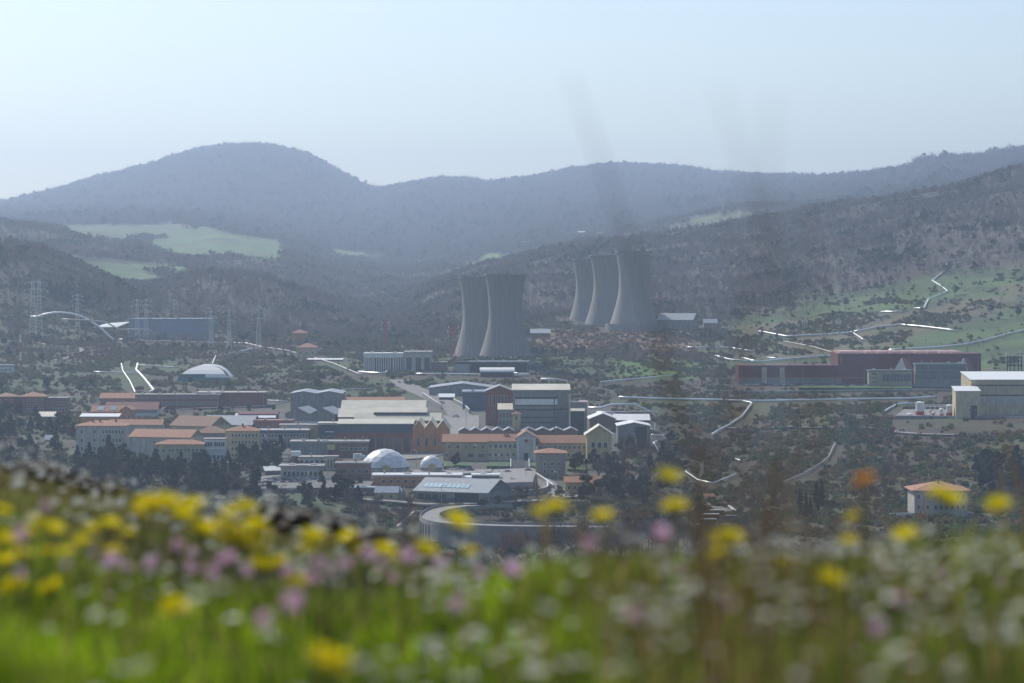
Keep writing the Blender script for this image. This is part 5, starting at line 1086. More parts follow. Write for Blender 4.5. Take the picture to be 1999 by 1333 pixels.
stand([(560, 735), (720, 740), (740, 758), (600, 758)], 8, [('bare', 3), ('olive', 2)], (5, 8), 'above the twin-gable hall')
stand([(330, 745), (560, 750), (560, 762), (330, 762)], 10, [('bare', 4), ('olive', 1), ('evergreen', 1)], (5, 8), 'below the round white hall')
stand([(0, 650), (230, 665), (100, 705), (0, 735)], 12, [('evergreen', 3), ('bare', 3)], (6, 9), 'along the road bend at far left')
stand([(1290, 745), (1440, 722), (1440, 745), (1330, 760)], 8, [('rust', 2), ('bare', 2), ('olive', 1)], (6, 9), 'left of the low red wing')
stand([(400, 905), (700, 920), (760, 960), (420, 935)], 22, [('evergreen', 3), ('cedar', 3), ('bare', 2)], (5, 10), 'between the pavilions and parked cars')
stand([(955, 942), (1040, 952), (1060, 975), (950, 982)], 12, [('bare', 2), ('olive', 3), ('evergreen', 2)], (3, 6), 'on the slope round the plaza')
stand([(1200, 868), (1330, 862), (1340, 895), (1200, 890)], 14, [('baregrey', 3), ('evergreen', 3)], (7, 11), 'below the gate hall')
stand([(260, 800), (560, 800), (560, 835), (260, 812)], 16, [('evergreen', 3), ('olive', 3), ('bare', 3)], (4, 7), 'among the sheds behind the villas')
stand([(900, 1000), (1060, 1000), (1150, 985), (1140, 970), (1000, 970), (960, 985)], 14, [('olive', 2), ('bare', 3), ('evergreen', 1)], (5, 8), 'between hangar road and viaduct')
stand([(1700, 845), (1780, 850), (1780, 880), (1680, 880)], 6, [('rust', 2), ('baregrey', 2)], (5, 8), 'below the plant yard')
stand([(430, 655), (700, 672), (700, 690), (420, 682)], 8, [('baregrey', 3), ('evergreen', 2)], (6, 10), 'among the pylons')
for x, y, k, h, lab in [(890, 912, 'evergreen', 9, 'round dark tree alone before the office, above the white cars'), (1160, 868, 'evergreen', 6, 'small dark tree at the foot of the ochre block'), (1345, 339, 'umbrella', 26, 'tiny clump of pines on the far crest beside the pylon'), (1350, 640, 'evergreen', 9, 'dark round tree right of the hill barn'), (270, 492, 'baregrey', 20, 'lone bare tree on the shoulder beside the bright field'), (212, 905, 'cedar', 15, 'tall narrow conifer before the three-storey building'), (1935, 612, 'evergreen', 9, 'dark bush-like tree in the upper green meadow'), (1988, 618, 'evergreen', 10, 'dark tree in the meadow at the frame edge')]:
    tree(k, G(x, y, -.2), h, lab, None) if True else 0
print('trees', NT)

# woods and scrub too many to count: points carrying instances
def scatter(name, pts, sc, idx, sources, label=None):
    me = bpy.data.meshes.new(name); me.vertices.add(len(pts)); me.vertices.foreach_set('co', np.asarray(pts, np.float32).ravel())
    a = me.attributes.new('sc', 'FLOAT', 'POINT'); a.data.foreach_set('value', np.asarray(sc, np.float32)); a = me.attributes.new('idx', 'INT', 'POINT'); a.data.foreach_set('value', np.asarray(idx, np.int32))
    a = me.attributes.new('rot', 'FLOAT_VECTOR', 'POINT'); rv = np.zeros((len(pts), 3), np.float32); rv[:, 2] = RNG.uniform(0, 6.28, len(pts)); a.data.foreach_set('vector', rv.ravel())
    o = bpy.data.objects.new(name, me); COL.objects.link(o); tag(o, label, None, None, 'stuff')
    ng = bpy.data.node_groups.new(name, 'GeometryNodeTree'); ng.interface.new_socket('Geometry', in_out='INPUT', socket_type='NodeSocketGeometry'); ng.interface.new_socket('Geometry', in_out='OUTPUT', socket_type='NodeSocketGeometry')
    N = ng.nodes; L = ng.links; gi = N.new('NodeGroupInput'); go = N.new('NodeGroupOutput'); ip = N.new('GeometryNodeInstanceOnPoints'); jn = N.new('GeometryNodeJoinGeometry')
    for s_ in reversed(sources):
        oi = N.new('GeometryNodeObjectInfo'); oi.inputs['Object'].default_value = s_; oi.inputs['As Instance'].default_value = True; L.new(oi.outputs['Geometry'], jn.inputs[0])
    def attr(nm, ty):
        q = N.new('GeometryNodeInputNamedAttribute'); q.data_type = ty; q.inputs['Name'].default_value = nm; return q.outputs['Attribute']
    L.new(gi.outputs[0], ip.inputs['Points']); L.new(jn.outputs[0], ip.inputs['Instance']); ip.inputs['Pick Instance'].default_value = True
    L.new(attr('idx', 'INT'), ip.inputs['Instance Index']); L.new(attr('sc', 'FLOAT'), ip.inputs['Scale']); L.new(attr('rot', 'FLOAT_VECTOR'), ip.inputs['Rotation']); L.new(ip.outputs[0], go.inputs[0])
    md = o.modifiers.new('scatter', 'NODES'); md.node_group = ng; return o
def src(name, me): o = bpy.data.objects.new(name, me); return o
def small_tree(kind, m, seed, n=90, h=9., w_=6.5, size=1.0):
    rng = np.random.default_rng(seed)
    if kind == 'bare': Vv, Fc = bare_crown(rng, h, w_, 12, 4)
    elif kind == 'bush':
        u = rng.normal(size=(n, 3)); u /= np.linalg.norm(u, axis=1)[:, None]; u *= rng.uniform(.4, 1, n)[:, None]; Vv, Fc = cards(u * [w_ / 2, w_ / 2, h / 2] + [0, 0, h * .4], size, rng)
    else: Vv, Fc = cards(crown_cloud(kind, rng, n, h, w_), size, rng)
    tr = np.array([(-.15, 0, -1), (.15, 0, -1), (.06, 0, h * .8), (-.06, 0, h * .8), (0, -.15, -1), (0, .15, -1), (0, .06, h * .8), (0, -.06, h * .8)]); k = len(Vv)
    if kind != 'bush': Vv = np.vstack([Vv, tr]); Fc = np.vstack([Fc, [[k, k + 1, k + 2, k + 3], [k + 4, k + 5, k + 6, k + 7]]])
    return raw_mesh('woodland_tree', Vv, Fc, None, [m])
S_bare = [src('woodland_tree', small_tree('bare', 'wood_brown', 1)), src('woodland_tree', small_tree('bare', 'wood_grey', 2)), src('woodland_tree', small_tree('bare', 'wood_brown', 3)), src('woodland_tree', small_tree('round', 'bush_dark', 4, 130, 9, 6, .7)), src('woodland_tree', small_tree('round', 'wood_grey', 5, 130, 9.5, 5, .6)), src('woodland_tree', small_tree('round', 'wood_brown', 6, 130, 9.5, 5, .6))]
S_bush = [src('scrub_bush', small_tree('bush', 'bush_brown', 7, 60, 2.6, 3.4, .5)), src('scrub_bush', small_tree('bush', 'bush_green', 8, 60, 2.4, 3.2, .5)), src('scrub_bush', small_tree('bush', 'bush_olive', 9, 60, 2.2, 3.4, .5)), src('scrub_bush', small_tree('bush', 'bush_rust', 10, 60, 2.4, 3.6, .5)), src('scrub_bush', small_tree('bush', 'bush_dark', 12, 60, 3.0, 3.4, .5))]
RM = np.minimum.accumulate(np.vstack([np.full((1, nP), 3000.), TPY[:-1]]), axis=0)   # highest ground row in front of each point
def field_at(A, px, d):
    i = np.clip(np.searchsorted(TD, d) - 1, 0, nD - 2); t = (d - TD[i]) / (TD[i + 1] - TD[i]); u = (px - TPX[0]) / 8; j = np.clip(u.astype(int), 0, nP - 2); u = u - j
    return (A[i, j] * (1 - u) + A[i, j + 1] * u) * (1 - t) + (A[i + 1, j] * (1 - u) + A[i + 1, j + 1] * u) * t
def seen(px, d, h):
    py = HY + (ZC - field_at(TZ, px, d) - h) * F / d; return py < field_at(RM, px, d) + 6
def candidates(n, d0, d1):
    d = np.sqrt(RNG.uniform(d0 ** 2, d1 ** 2, n)); px = RNG.uniform(-150, 2150, n); return px, d
def place(px, d, dz=-.3): return np.stack([(px - 999.5) / F * d, d, field_at(TZ, px, d) + dz], 1)
FIELD1 = inpoly
px, d = candidates(950000, 2180, 11500)
py = HY + (ZC - field_at(TZ, px, d)) * F / d; nz = field_at(NZ, px, d); nz2 = field_at(NZ2, px, d)
dens = np.ones(len(px)); dens *= 1 - field_at(FM, px, d)
sR = field_at(slopeR, px, d); dens *= 1 - .97 * sR; dens *= 1 - field_at(bank, px, d)
dens *= np.where((d < 2600) & (px < 1380), np.where((px > 250) & (px < 880), .5, .55), 1)
dens *= np.where((px > 1750) & (d > 2700) & (d < 3200) & (nz > 0), .45, 1)                      # stony upper slope
dens *= np.where((px > 1620) & (d > 6200) & (d < 7800), .35, 1)
for fx, fy, rad, hw, hd, rz in FOOT: dens *= np.where((abs((px - 999.5) / F * d - fx) < rad + 5) & (abs(d - fy) < rad + 8), 0, 1)
keep = (RNG.uniform(0, 1, len(px)) < dens * np.clip(.75 + nz2 * 1.4, .2, 1)) & seen(px, d, 12)
px, d, nz = px[keep], d[keep], nz[keep]
idx = RNG.choice([0, 1, 2, 3, 4, 5], len(px), p=[.31, .28, .25, .03, .07, .06])
n2 = field_at(NZ2, px, d); n3 = field_at(NZ3, px, d); ru = RNG.uniform(0, 1, len(px)); idx = np.where((n2 + .5 * n3 > .38) & (ru < .55), 3, idx); idx = np.where((nz > .12) & (idx == 0), 1, idx); idx = np.where((nz < -.18) & (idx == 1), 2, idx)
pine = (px > 1150) & (d > 10400) & (RNG.uniform(0, 1, len(px)) < .55); idx[pine] = 3
sc_ = RNG.uniform(.6, 1.3, len(px)) * np.where(d > 6000, 1.0 + 2.2 * RNG.uniform(0, 1, len(px)) ** 4, 1.0) * np.where(d < 2600, .75, 1)
scatter('bare_woodland', place(px, d), sc_, idx, S_bare, 'hazy leafless woodland covering the hills'); print('wood', len(px))
px, d = candidates(125000, 1040, 2750); nz = field_at(NZ, px, d); nz2 = field_at(NZ2, px, d)
rs = field_at(rightside, px, d); sR = field_at(slopeR, px, d); bk = field_at(bank, px, d); tw = field_at(town, px, d)
n3 = field_at(NZ3, px, d); cl = np.clip((n3 + .08) * 5, 0, 1); dens = .14 + .8 * cl + .12 * rs; dens = np.where(bk > .4, .3 + .5 * cl, dens); dens = np.where(sR > .5, .03 + .8 * np.clip((n3 - .25) * 5, 0, 1) + .5 * (nz > .3), dens)
dens *= 1 - tw; py = HY + (ZC - field_at(TZ, px, d)) * F / d
dens *= np.where((px > 1420) & (d > 1960) & (d < 2080), .1, 1) * np.where((px > 1740) & (d > 1640) & (d < 1830), .05, 1)
dens = np.where((px > 820) & (px < 1200) & (d > 1180) & (d < 1325), .9, dens) * np.where((px > 940) & (px < 1130) & (d > 1330) & (d < 1450), 0, 1)
dens *= np.where((px > 780) & (px < 930) & (d > 1600) & (d < 1950), .1, 1)
X_ = (px - 999.5) / F * d
for fx, fy, rad, hw, hd, rz in FOOT: dens *= np.where((abs(X_ - fx) < rad + 3) & (abs(d - fy) < rad + 3), 0, 1)
NB = {}
for x_, y_ in NOBUSH: NB.setdefault((int(x_ // 6), int(y_ // 6)), 1)
X_ = (px - 999.5) / F * d; near_ = np.array([any((int(a // 6) + i, int(b // 6) + j) in NB for i in (0,) for j in (0, 1, 2, 3, 4, 5)) for a, b in zip(X_, d)]); dens = np.where(near_, 0, dens)
ring = [(O_[i].lerp(I_[i], .5)) for i in range(0, 120, 2)]; RX = np.array([p.x for p in ring]); RY = np.array([p.y for p in ring]); inb = (d > 1150) & (d < 1330) & (px > 700) & (px < 1500)
rd_ = np.full(len(px), 99.); rd_[inb] = np.sqrt((X_[inb][:, None] - RX) ** 2 + (d[inb][:, None] - RY) ** 2).min(1); dens = np.where(rd_ < 9, 0, dens)
keep = (RNG.uniform(0, 1, len(px)) < dens) & seen(px, d, 3); px, d, nz, rs, bk = px[keep], d[keep], nz[keep], rs[keep], bk[keep]
idx = RNG.choice([0, 1, 2, 3, 4], len(px), p=[.36, .25, .26, .05, .08]); rr = RNG.uniform(0, 1, len(px)); idx = np.where((bk > .5) & (rr < .8), np.where(rr < .5, 0, 3), idx)
scatter('hillside_scrub', place(px, d), RNG.uniform(.45, 1.25, len(px)) ** 1.3 * np.where(rs > .4, 1.2, 1), idx, S_bush, 'brown and green scrub on the slopes'); print('scrub', len(px))

# ------------------------------------------------------------------ the flowering meadow in front of the camera
RIMX = [-900, 0, 300, 600, 850, 1000, 1150, 1500, 2000, 2900]; RIMD = [9.5, 9.5, 9, 8, 7, 6, 5.2, 5, 5.2, 5.5]
RIMY = [930, 930, 1005, 1040, 1115, 1165, 1175, 1165, 1135, 1120]
def meadow_z(x, y):
    y_ = np.maximum(y, .6); px = np.clip(999.5 + F * x / y_, -900, 2900); rd = np.interp(px, RIMX, RIMD); rz = -(np.interp(px, RIMX, RIMY) - HY) / F * rd
    t = np.clip(y / rd, 0, 1); z = -.40 + (rz + .40) * t; over = np.maximum(y - rd, 0); z = z - .13 * over ** 1.6
    z = z + .018 * np.sin(x * 3.1 + 1.3 * np.sin(y * 1.7)) + .014 * np.sin(y * 4.3 + x * 1.9) + .008 * np.sin(x * 9.7 + y * 7.9)
    return ZC + z
gx, gy = np.meshgrid(np.arange(-13, 13.01, .13), np.arange(-2.5, 26.1, .13), indexing='ij')
gzv = meadow_z(gx, gy); nx_, ny_ = gx.shape
ii, jj = np.meshgrid(np.arange(nx_ - 1), np.arange(ny_ - 1), indexing='ij'); a0 = (ii * ny_ + jj).ravel(); Fq = np.stack([a0, a0 + ny_, a0 + ny_ + 1, a0 + 1], 1)
ti = np.zeros((nx_ * ny_, 3)); ti[:] = (.05, .048, .022)
attr_mat('meadow_soil', var=.45, scale=3, scale2=25)
o = bpy.data.objects.new('meadow_ground', raw_mesh('meadow_ground', np.stack([gx, gy, gzv], -1).reshape(-1, 3), Fq, ti, ['meadow_soil'], True)); COL.objects.link(o); tag(o, kind='structure')
# the hidden hillside falling from the meadow into the valley starts under its far edge
def wedge(n, d0, d1, margin=.06):
    d = np.sqrt(RNG.uniform(d0 ** 2, d1 ** 2, n)); a = RNG.uniform(-.18 - margin, .18 + margin, n); return a * d + RNG.uniform(-.25, .25, n), d
# grass
x, y = wedge(95000, 1.7, 11.5); px = 999.5 + F * x / y; rd = np.interp(px, RIMX, RIMD); k = y < rd + .7; x, y, px, rd = x[k], y[k], px[k], rd[k]; n = len(x)
far = np.clip((y - 4) / 4, 0, 1); left = 1 - np.clip((px - 700) / 500, 0, 1)
patchn = .5 + .5 * np.sin(x * 5.3 + 2 * np.sin(y * 2.9)) * np.cos(y * 3.7 + x * 1.7)
h = RNG.uniform(.028, .078, n) * (1 - .35 * far * left) * (.7 + .6 * patchn); h *= np.where(px > 1000, 1.15, 1)
tallr = RNG.uniform(0, 1, n); TALL = tallr < .014 * np.clip((px - 850) / 300, .15, 1); h = np.where(TALL, h * RNG.uniform(1.8, 3.6, n), h)
z = meadow_z(x, y) - .005; lean = RNG.normal(0, .35, (n, 2)); wd = RNG.uniform(.0018, .0042, n); a = RNG.uniform(0, 6.28, n); sx, sy = np.cos(a) * wd, np.sin(a) * wd
B0 = np.stack([x - sx, y - sy, z], 1); B1 = np.stack([x + sx, y + sy, z], 1); mx, my = x + lean[:, 0] * h * .4, y + lean[:, 1] * h * .4
M0 = np.stack([mx - sx * .8, my - sy * .8, z + h * .6], 1); M1 = np.stack([mx + sx * .8, my + sy * .8, z + h * .6], 1); T0 = np.stack([x + lean[:, 0] * h, y + lean[:, 1] * h, z + h], 1); T1 = T0 + np.stack([sx * .1, sy * .1, 0 * z], 1)
Vg = np.stack([B0, B1, M1, M0, T1, T0], 1).reshape(-1, 3); kk = np.arange(n)[:, None] * 6; Fg = np.vstack([np.hstack([kk, kk + 1, kk + 2, kk + 3]), np.hstack([kk + 3, kk + 2, kk + 4, kk + 5])])
green = np.array([.25, .37, .014]); dark = np.array([.045, .085, .015]); dry = np.array([.26, .21, .08]); olive = np.array([.19, .23, .035])
r = RNG.uniform(0, 1, n)[:, None]; pn = patchn[:, None]; colg = green * 1.15 * pn ** 1.5 + dark * .8 * (1 - pn ** 1.5)
rightw = np.clip((px - 950) / 500, 0, 1)[:, None]; nearw = (1 - np.clip((y - 3.2) / 2.5, 0, 1))[:, None]
colg = colg * (1 - .8 * rightw) + olive * .9 * .8 * rightw; farl = (far * left)[:, None]; colg = colg * (1 - .85 * farl) + np.array([.14, .115, .065]) * .85 * farl
colg = np.where(r < .16 + .08 * rightw, dry, colg); colg = np.where(TALL[:, None], np.array([.16, .11, .05]), colg); colg *= RNG.uniform(.7, 1.3, (n, 1))
attr_mat('grass_blade', rough=.8, trans=.6, var=.1, scale=4, spec=.05)
o = bpy.data.objects.new('meadow_grass', raw_mesh('meadow_grass', Vg, Fg, np.repeat(colg, 6, axis=0), ['grass_blade'])); COL.objects.link(o); tag(o, 'green and dry grass filling the flower meadow', kind='stuff')
# petals and heads
mat('petal_yellow', (.90, .77, .005), .6, var=.12, scale=40, trans=.5); mat('petal_orange', (.80, .36, .02), .6, var=.12, scale=40, trans=.35); mat('petal_white', (.88, .88, .82), .6, var=.05, scale=40, trans=.5); mat('petal_pink', (.72, .47, .62), .6, var=.15, scale=40, trans=.35); mat('disc_yellow', (.75, .5, .03), .7, scale=60); mat('stem_green', (.10, .15, .04), .7, trans=.2, scale=20)
def head(n_pet, layers, r_, m, cm, cr=.22, cup=.25):
    b = MB()
    for l in range(layers):
        rr = r_ * (1 - .22 * l)
        for i in range(n_pet):
            a = 2 * math.pi * (i + .5 * l) / n_pet; da = math.pi / n_pet * .8; z1 = rr * cup * (1 + 1.6 * l)
            b.poly([(0, 0, .0005 * l), (math.cos(a - da) * rr * .65, math.sin(a - da) * rr * .65, z1 * .6), (math.cos(a - da * .5) * rr, math.sin(a - da * .5) * rr, z1), (math.cos(a + da * .5) * rr, math.sin(a + da * .5) * rr, z1), (math.cos(a + da) * rr * .65, math.sin(a + da) * rr * .65, z1 * .6)], 0)
    b.lathe([(r_ * cr, .0), (r_ * cr, r_ * .16), (r_ * cr * .6, r_ * .26), (.0001, r_ * .28)], 8, 1)
    b.lathe([(.0001, -r_ * .35), (r_ * .2, -r_ * .2), (r_ * .24, -.001)], 6, 2)
    return b.mesh('flower_head', [m, cm, 'stem_green'])
HEADS = {'yellow': head(14, 3, .5, 'petal_yellow', 'petal_yellow'), 'orange': head(14, 3, .5, 'petal_orange', 'petal_orange'), 'pink': head(12, 3, .5, 'petal_pink', 'petal_pink', .3, .6), 'white': head(14, 1, .5, 'petal_white', 'disc_yellow', .25, .45)}
b = MB(); b.tube([(0, 0, -.02), (.012, 0, .5), (0, 0, 1)], .0014, 4); STEM = b.mesh('stem', 'stem_green')
def fpos(px, py, dwant, hlo=.05):
    best = None
    for d in np.arange(2.0, 10.5, .1):
        x = (px - 999.5) / F * d; zz = ZC - (py - HY) / F * d; hh = zz - float(meadow_z(x, d))
        if hh < .05: continue
        cost = abs(d - dwant) * .12 + max(0, hh - .20) * 1.5 + abs(hh - .11)
        if best is None or cost < best[0]: best = (cost, d, x, zz, hh)
    return best or (0, dwant, (px - 999.5) / F * dwant, ZC - (py - HY) / F * dwant, .08)
ANCH = [(60, 'the frame edge wood'), (150, 'the brick block row'), (250, 'the three-storey building'), (330, 'the blank-gabled house'), (400, 'the cream terrace house'), (450, 'the balcony house'), (520, 'the apartment house'), (600, 'the car park'), (700, 'the olive low office'), (800, 'the large dome'), (860, 'the small dome'), (950, 'the hangar'), (1050, 'the plaza'), (1150, 'the tower house'), (1260, 'the gate hall'), (1360, 'the steam plume'), (1460, 'the container pad'), (1560, 'the low red wing'), (1660, 'the cypress row'), (1790, 'the glazed bay'), (1900, 'the villa'), (2600, 'the tall dark trees')]
def anchor(px): return next((n for x, n in ANCH if px < x), ANCH[-1][1])
def flower(kind, colour, px, py, diam, dwant, group, label):
    c, d, x, zz, hh = fpos(px, py, dwant); e = empty(kind, (x, d, zz - hh)); tag(e, label, 'flower', group)
    k = diam; hd = inst('flower_head', HEADS[colour], e, (0, 0, hh), random.uniform(0, 6), k); hd.rotation_euler = (random.uniform(.05, .45), random.uniform(-.4, .4), random.uniform(0, 6)); inst('stem', STEM, e, (0, 0, 0), random.uniform(0, 6), (1, 1, hh)); return d
YEL = [(325, 985, 1.1), (288, 985, .9), (358, 1012, 1), (440, 1030, .9), (483, 1048, .8), (512, 1052, .8), (130, 1080, .6), (180, 1035, .6), (70, 1020, .6), (250, 1045, .6), (545, 1100, .7), (600, 1075, .7), (700, 1075, .6), (770, 1095, .6), (45, 1085, .7), (1530, 1100, .7), (1420, 1100, .6), (300, 995, 1), (345, 1003, 1.15), (375, 990, 1), (272, 1003, .9), (105, 1035, .8), (215, 1026, .85), (160, 1060, .8), (57, 1042, .6), (93, 1082, .7), (222, 1080, .7), (15, 1058, 1), (12, 1098, .9), (395, 1042, 1.25), (478, 995, 1), (497, 1032, 1), (455, 1052, 1), (450, 1005, .7), (500, 1070, .8), (470, 1065, 1), (610, 1054, 1.15), (510, 1110, 1.15), (680, 1052, .8), (750, 1079, .85), (831, 1078, .9), (28, 1150, 1), (103, 1153, 1.1), (342, 1192, 1.1), (580, 1142, .9), (632, 1300, 1.2), (890, 1025, 1.2), (1085, 996, .9), (1050, 1003, .6), (1176, 1014, .95), (1305, 936, 1), (1318, 996, 1), (1418, 1060, 1.2), (1405, 1085, .8), (1664, 1012, .6), (1657, 1061, .8), (1767, 1048, .9), (1850, 982, 1.3), (1948, 990, .95), (1618, 1140, 1.3), (918, 1080, .6), (5, 1000, .6), (665, 1290, .7), (1830, 965, .7)]
byA = {}
for q in YEL: byA.setdefault(anchor(q[0]), []).append(q)
sizew = lambda s: 'large' if s > 1.05 else ('small' if s < .8 else 'blurred')
def lab_for(word, grp, q, pool):
    pool = sorted(pool, key=lambda t: t[1]); i = pool.index(q); n_ = len(pool); a = anchor(q[0])
    if n_ == 1: r_ = 'the only ' + word
    elif i == 0: r_ = 'uppermost ' + word
    elif i == n_ - 1: r_ = 'lowest ' + word
    else: r_ = ords[i] + ' ' + word + ' from the top'
    return '%s (%s) in line with %s' % (r_, sizew(q[2]), a)
def clean(s): return s.replace('(', '').replace(')', ',').replace(' ,', ',')
for q in YEL: flower('yellow_flower', 'yellow', q[0], q[1], .055 * q[2], 4.6 if q[1] < 1200 else 3.2, 'yellow meadow flowers', clean(lab_for('yellow meadow flower', '', q, byA[anchor(q[0])])))
flower('orange_flower', 'orange', 1690, 942, .038, 3.8, None, 'single dim orange flower high above the scrub, left of the villa')
PNK = [(340, 1076, 1), (213, 1107, 1), (430, 1108, .9), (447, 1098, .9), (412, 1130, .8), (571, 1194, 1), (797, 1100, 1), (715, 1092, .9), (935, 1127, .8), (1001, 1126, 1.1), (1152, 1074, .9), (1292, 1056, 1.2), (42, 1055, .9), (85, 1000, .8), (672, 1112, .9), (622, 1108, .8), (372, 1118, .8), (290, 1112, .7), (1710, 1245, .9), (40, 1128, .8), (900, 1195, .9), (555, 1125, .8), (1960, 1150, .8), (520, 1225, .8), (300, 1098, .6), (250, 1115, .6), (480, 1122, .7), (650, 1125, .7), (745, 1112, .7), (770, 1135, .6), (860, 1108, .7), (1240, 1215, .8), (1330, 1120, .6), (1420, 1190, .7), (1830, 1130, .7), (1760, 1180, .6), (130, 1110, .6), (180, 1085, .5), (380, 1085, .6), (610, 1140, .8)]
byP = {}
for q in PNK: byP.setdefault(anchor(q[0]), []).append(q)
for q in PNK: flower('pink_flower', 'pink', q[0], q[1], .032 * q[2], 4.4 if q[1] < 1160 else 3.2, 'pink meadow flowers', clean(lab_for('pink clover-like flower', '', q, byP[anchor(q[0])])))
# white daisies: the 290 largest singly, the rest as one mass
WB = [(855, 1130), (190, 1203), (385, 1168), (840, 1160), (232, 1310), (275, 1305), (705, 1300), (730, 1318), (905, 1255), (925, 1240), (1010, 1250), (1035, 1275), (1065, 1190), (1100, 1300), (1060, 1315), (1130, 1295), (1200, 1310), (1300, 1165), (1325, 1190), (1240, 1160), (1488, 1207), (1540, 1160), (1470, 1130), (1400, 1160), (1350, 1150), (1710, 1083), (1740, 1115), (1795, 1100), (1735, 1290), (1785, 1300), (1755, 1275), (1560, 1325), (1860, 1320), (1880, 1090), (1930, 1105), (1905, 1075), (1500, 1080), (1540, 1075), (1640, 1075), (1830, 1160), (650, 1100), (640, 1130), (590, 1105), (430, 1150)]
ds = []
for px_, py_ in WB:
    c, d_, x_, zz, hh = fpos(px_, py_, 3.0); ds.append((x_, d_, zz - hh, hh, .021))
x, y = wedge(3300, 2.3, 9.8, .02); px = 999.5 + F * x / y; rd = np.interp(px, RIMX, RIMD); nn = np.sin(x * 2.1) * np.cos(y * 1.3 + x)
wgt = np.where(px < 800, np.where(y > 4.6, .5, .1), np.where(y > 3.1, .75, .45)) * np.where(nn > -.2, 1, .5); wgt = np.where((px > 950) & (px < 1250), wgt * .6, wgt); k = (y < rd + .15) & (RNG.uniform(0, 1, len(x)) < wgt)
for x_, y_ in zip(x[k], y[k]): ds.append((float(x_), float(y_), float(meadow_z(x_, y_)), random.uniform(.05, .12), random.uniform(.014, .023)))
ds.sort(key=lambda t: -t[4] / t[1]); print('daisies', len(ds))
b = MB(); b.v = []
hm_ = HEADS['white']; hv = [v.co.copy() for v in hm_.vertices]; hf = [(tuple(p.vertices), p.material_index) for p in hm_.polygons]
for i, (x_, y_, z_, hh, dm) in enumerate(ds):
    if i < 280:
        e = empty('white_daisy', (x_, y_, z_)); a_ = anchor(999.5 + F * x_ / y_); zone = 'near' if y_ < 4 else ('mid-distance' if y_ < 6.2 else 'far')
        sz = 'small' if dm < .017 else ('large' if dm > .020 else 'middle-sized'); ht = ' standing high' if hh > .095 else (' low down' if hh < .07 else ''); tag(e, '%s white daisy%s in the %s grass in line with %s' % (sz, ht, zone, a_), 'flower', 'white daisies in the %s grass in line with %s' % (zone, a_))
        hd = inst('flower_head', hm_, e, (0, 0, hh), 0, dm); hd.rotation_euler = (random.uniform(-.3, .5), random.uniform(-.4, .4), random.uniform(0, 6)); inst('stem', STEM, e, (0, 0, 0), 0, (.8, .8, hh))
    else:
        M_ = Matrix.Translation((x_, y_, z_ + hh)) @ Matrix.Rotation(random.uniform(0, .8), 4, 'X') @ Matrix.Scale(dm, 4); n0 = len(b.v); b.v += [tuple(M_ @ v) for v in hv]
        for f_, mi in hf: b.f.append(tuple(q + n0 for q in f_)); b.mi.append(mi)
if b.v: o = b.build('white_daisies', ['petal_white', 'disc_yellow', 'stem_green']); tag(o, 'tiny white daisies far out on the meadow', kind='stuff')
# tall dry stalks close to the lens
mat('dry_stalk', (.26, .155, .065), .8, trans=.25, scale=30)
def stalk(label, pts, d, r=.0022, hd=0.006, m='dry_stalk'):
    K = [Vector(((x_ - 999.5) / F * d, d + .03 * i, ZC - (y_ - HY) / F * d)) for i, (x_, y_) in enumerate(pts)]
    foot = K[-1].copy(); foot.z = float(meadow_z(foot.x, foot.y)); K = smooth_path(K, .05); K.append(foot); K = K[::-1]; e = empty('grass_stalk', foot); tag(e, label, 'grass stalk', 'tall dry grass stalks close to the lens')
    r *= .74; hd *= .22; b = MB(); b.tube([p - foot for p in K], r, 5, r2=r * .25); b.build('stem', m, e)
    b = MB(); n_ = len(K); seg = K[int(n_ * .45):]
    for i, p in enumerate(seg[:-1]):
        for q in range(3):
            t = random.random(); c = p.lerp(seg[i + 1], t) - foot; a = random.uniform(0, 6.28); l = hd * random.uniform(1.2, 2.4) * (1 - .85 * i / len(seg)); w_ = hd * .3
            dv = Vector((math.cos(a) * .45, math.sin(a) * .45, .9)) * l; s_ = Vector((-math.sin(a), math.cos(a), 0)) * w_; b.quad(c - s_, c + s_, c + dv + s_ * .4, c + dv - s_ * .4)
    b.build('seed_head', m, e)
stalk('tallest leaning stalk crossing the sky to the third upper cooling tower', [(1112, 150), (1150, 240), (1185, 330), (1215, 410), (1250, 490), (1285, 600), (1310, 720), (1350, 850), (1400, 1000)], 2.3, .0028, .007)
stalk('faint leaning stalk crossing the far ridge right of the tiny pylon', [(1400, 170), (1440, 260), (1475, 350), (1520, 460), (1570, 570), (1600, 680), (1620, 820), (1630, 1000)], 2.0, .0022, .005)
stalk('upright faint stalk standing over the right-hand wood', [(1505, 190), (1508, 320), (1511, 420), (1512, 540), (1500, 700), (1480, 860), (1450, 1020)], 1.9, .0024, .006)
stalk('short brown stalk over the wooded hill left of the meadow pipes', [(1415, 400), (1440, 480), (1465, 560), (1470, 650), (1440, 780), (1400, 1000)], 2.2, .0025, .007)
stalk('brown stalk before the hillside meadow, right of the upright one', [(1560, 390), (1590, 470), (1610, 560), (1625, 650), (1640, 780), (1650, 1000)], 2.2, .0025, .008)
stalk('short stalk in front of the high red hall', [(1790, 430), (1800, 540), (1760, 700), (1730, 820), (1700, 1000)], 2.3, .002, .005)
stalk('low brown stalk by the dark gate of the gate hall', [(1320, 700), (1330, 800), (1370, 900), (1400, 1050)], 2.4, .003, .010)
stalk('brown stalk rising before the dark bushes at the steam plume', [(1290, 640), (1310, 740), (1340, 830), (1420, 930), (1440, 1050)], 2.6, .003, .010)
stalk('thin stalk in front of the low office and car park', [(690, 780), (680, 860), (665, 940), (640, 1050), (620, 1180)], 2.8, .0015, .004)
stalk('slim stalk with yellow tinge before the stair window block', [(640, 800), (634, 880), (628, 960), (620, 1080)], 3.0, .0015, .004)
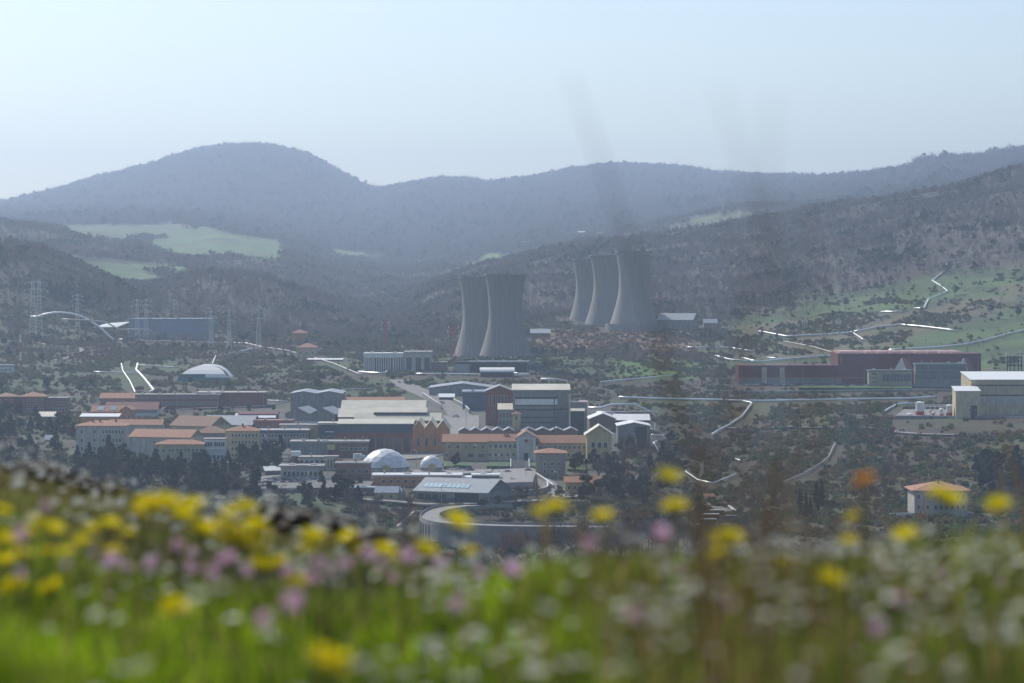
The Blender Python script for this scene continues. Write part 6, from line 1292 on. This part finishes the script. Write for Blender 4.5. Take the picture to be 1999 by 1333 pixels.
stalk('pale stalk leaning before the cypress row', [(1790, 870), (1740, 950), (1690, 1010), (1650, 1060), (1600, 1150)], 2.4, .003, .009)
stalk('rusty stalk beside the container pad', [(1440, 830), (1460, 900), (1480, 980), (1490, 1080)], 2.5, .003, .012)
stalk('rusty stalk left of the cypress row', [(1500, 850), (1520, 930), (1530, 1010), (1530, 1100)], 2.7, .003, .012)
# a thin veil of tall dry stems right of the middle
rng = np.random.default_rng(5); b = MB()
for i in range(62):
    pxs = 1180 + 520 * rng.beta(2, 2); dd = rng.uniform(2.3, 3.6); x_ = (pxs - 999.5) / F * dd; z_ = float(meadow_z(x_, dd)); hh = rng.uniform(.16, .42) * (.6 + .5 * rng.random()); lx, ly = rng.normal(0, .10, 2); w_ = rng.uniform(.0006, .0013)
    prev = None
    for k in range(6):
        t = k / 5; c = Vector((x_ + lx * t * t, dd + ly * t * t, z_ + hh * t)); ww = w_ * (1 - .7 * t); q = (c - Vector((ww, 0, 0)), c + Vector((ww, 0, 0)))
        if prev: b.quad(prev[0], prev[1], q[1], q[0])
        prev = q
        if k > 2:
            for m_ in range(3): a = rng.uniform(-.8, .8); l = rng.uniform(.012, .03); b.quad(q[0], q[1], c + Vector((math.sin(a) * l, .004, l * .9)) + Vector((.001, 0, 0)), c + Vector((math.sin(a) * l, .004, l * .9)))
o = b.build('dry_stems', 'dry_stalk'); tag(o, 'thin veil of dry brown stems standing in the meadow', kind='stuff')
# clods along the dark rim of the meadow
def clod(px, py, wcm, label, k):
    d = float(np.interp(px, RIMX, RIMD)) - .1; x_ = (px - 999.5) / F * d; z_ = float(meadow_z(x_, d)); rng = np.random.default_rng(k)
    import bmesh
    bm = bmesh.new(); bmesh.ops.create_icosphere(bm, subdivisions=3, radius=wcm / 200)
    for v in bm.verts:
        f_ = 1 + .45 * noise.fractal(v.co * 22 + Vector((k * 3.1, 0, 0)), 1, 2, 3); v.co = Vector((v.co.x * f_, v.co.y * f_, v.co.z * f_ * .55))
    me = bpy.data.meshes.new('soil_clod'); bm.to_mesh(me); bm.free(); me.materials.append(MATS['soil']); zt = ZC - (py - HY) / F * d
    o = bpy.data.objects.new('soil_clod', me); COL.objects.link(o); o.location = (x_, d, max(z_, zt)); tag(o, label, 'soil clod', 'dark clods on the meadow rim'); o.scale = (.75, .75, .62)
for k, (a, b_, w__, lab) in enumerate([(20, 912, 16, 'dark clod on the meadow rim, first from the left frame edge'), (55, 915, 14, 'dark clod left of the rim hump'), (90, 914, 18, 'large dark clod on the top of the rim hump'), (125, 922, 14, 'dark clod on the falling side of the rim hump'), (160, 938, 16, 'dark clod below the hump, above the white bokeh'), (205, 945, 10, 'small dark clod where the rim meets the wood'), (525, 990, 16, 'long dark clod right of the yellow flower pair'), (565, 998, 14, 'dark clod under the car park'), (600, 1005, 20, 'widest dark clod under the car park'), (650, 1015, 14, 'dark clod in line with the olive low office'), (700, 1040, 12, 'dark clod left of the curved wall'), (735, 1045, 12, 'dark clod in line with the large dome'), (790, 1050, 14, 'dark clod in line with the gate lodge'), (815, 1062, 14, 'dark clod at the foot of the curved wall'), (850, 1085, 12, 'last dark clod right of the rim')]): clod(a, b_ + 12, w__, lab, k)
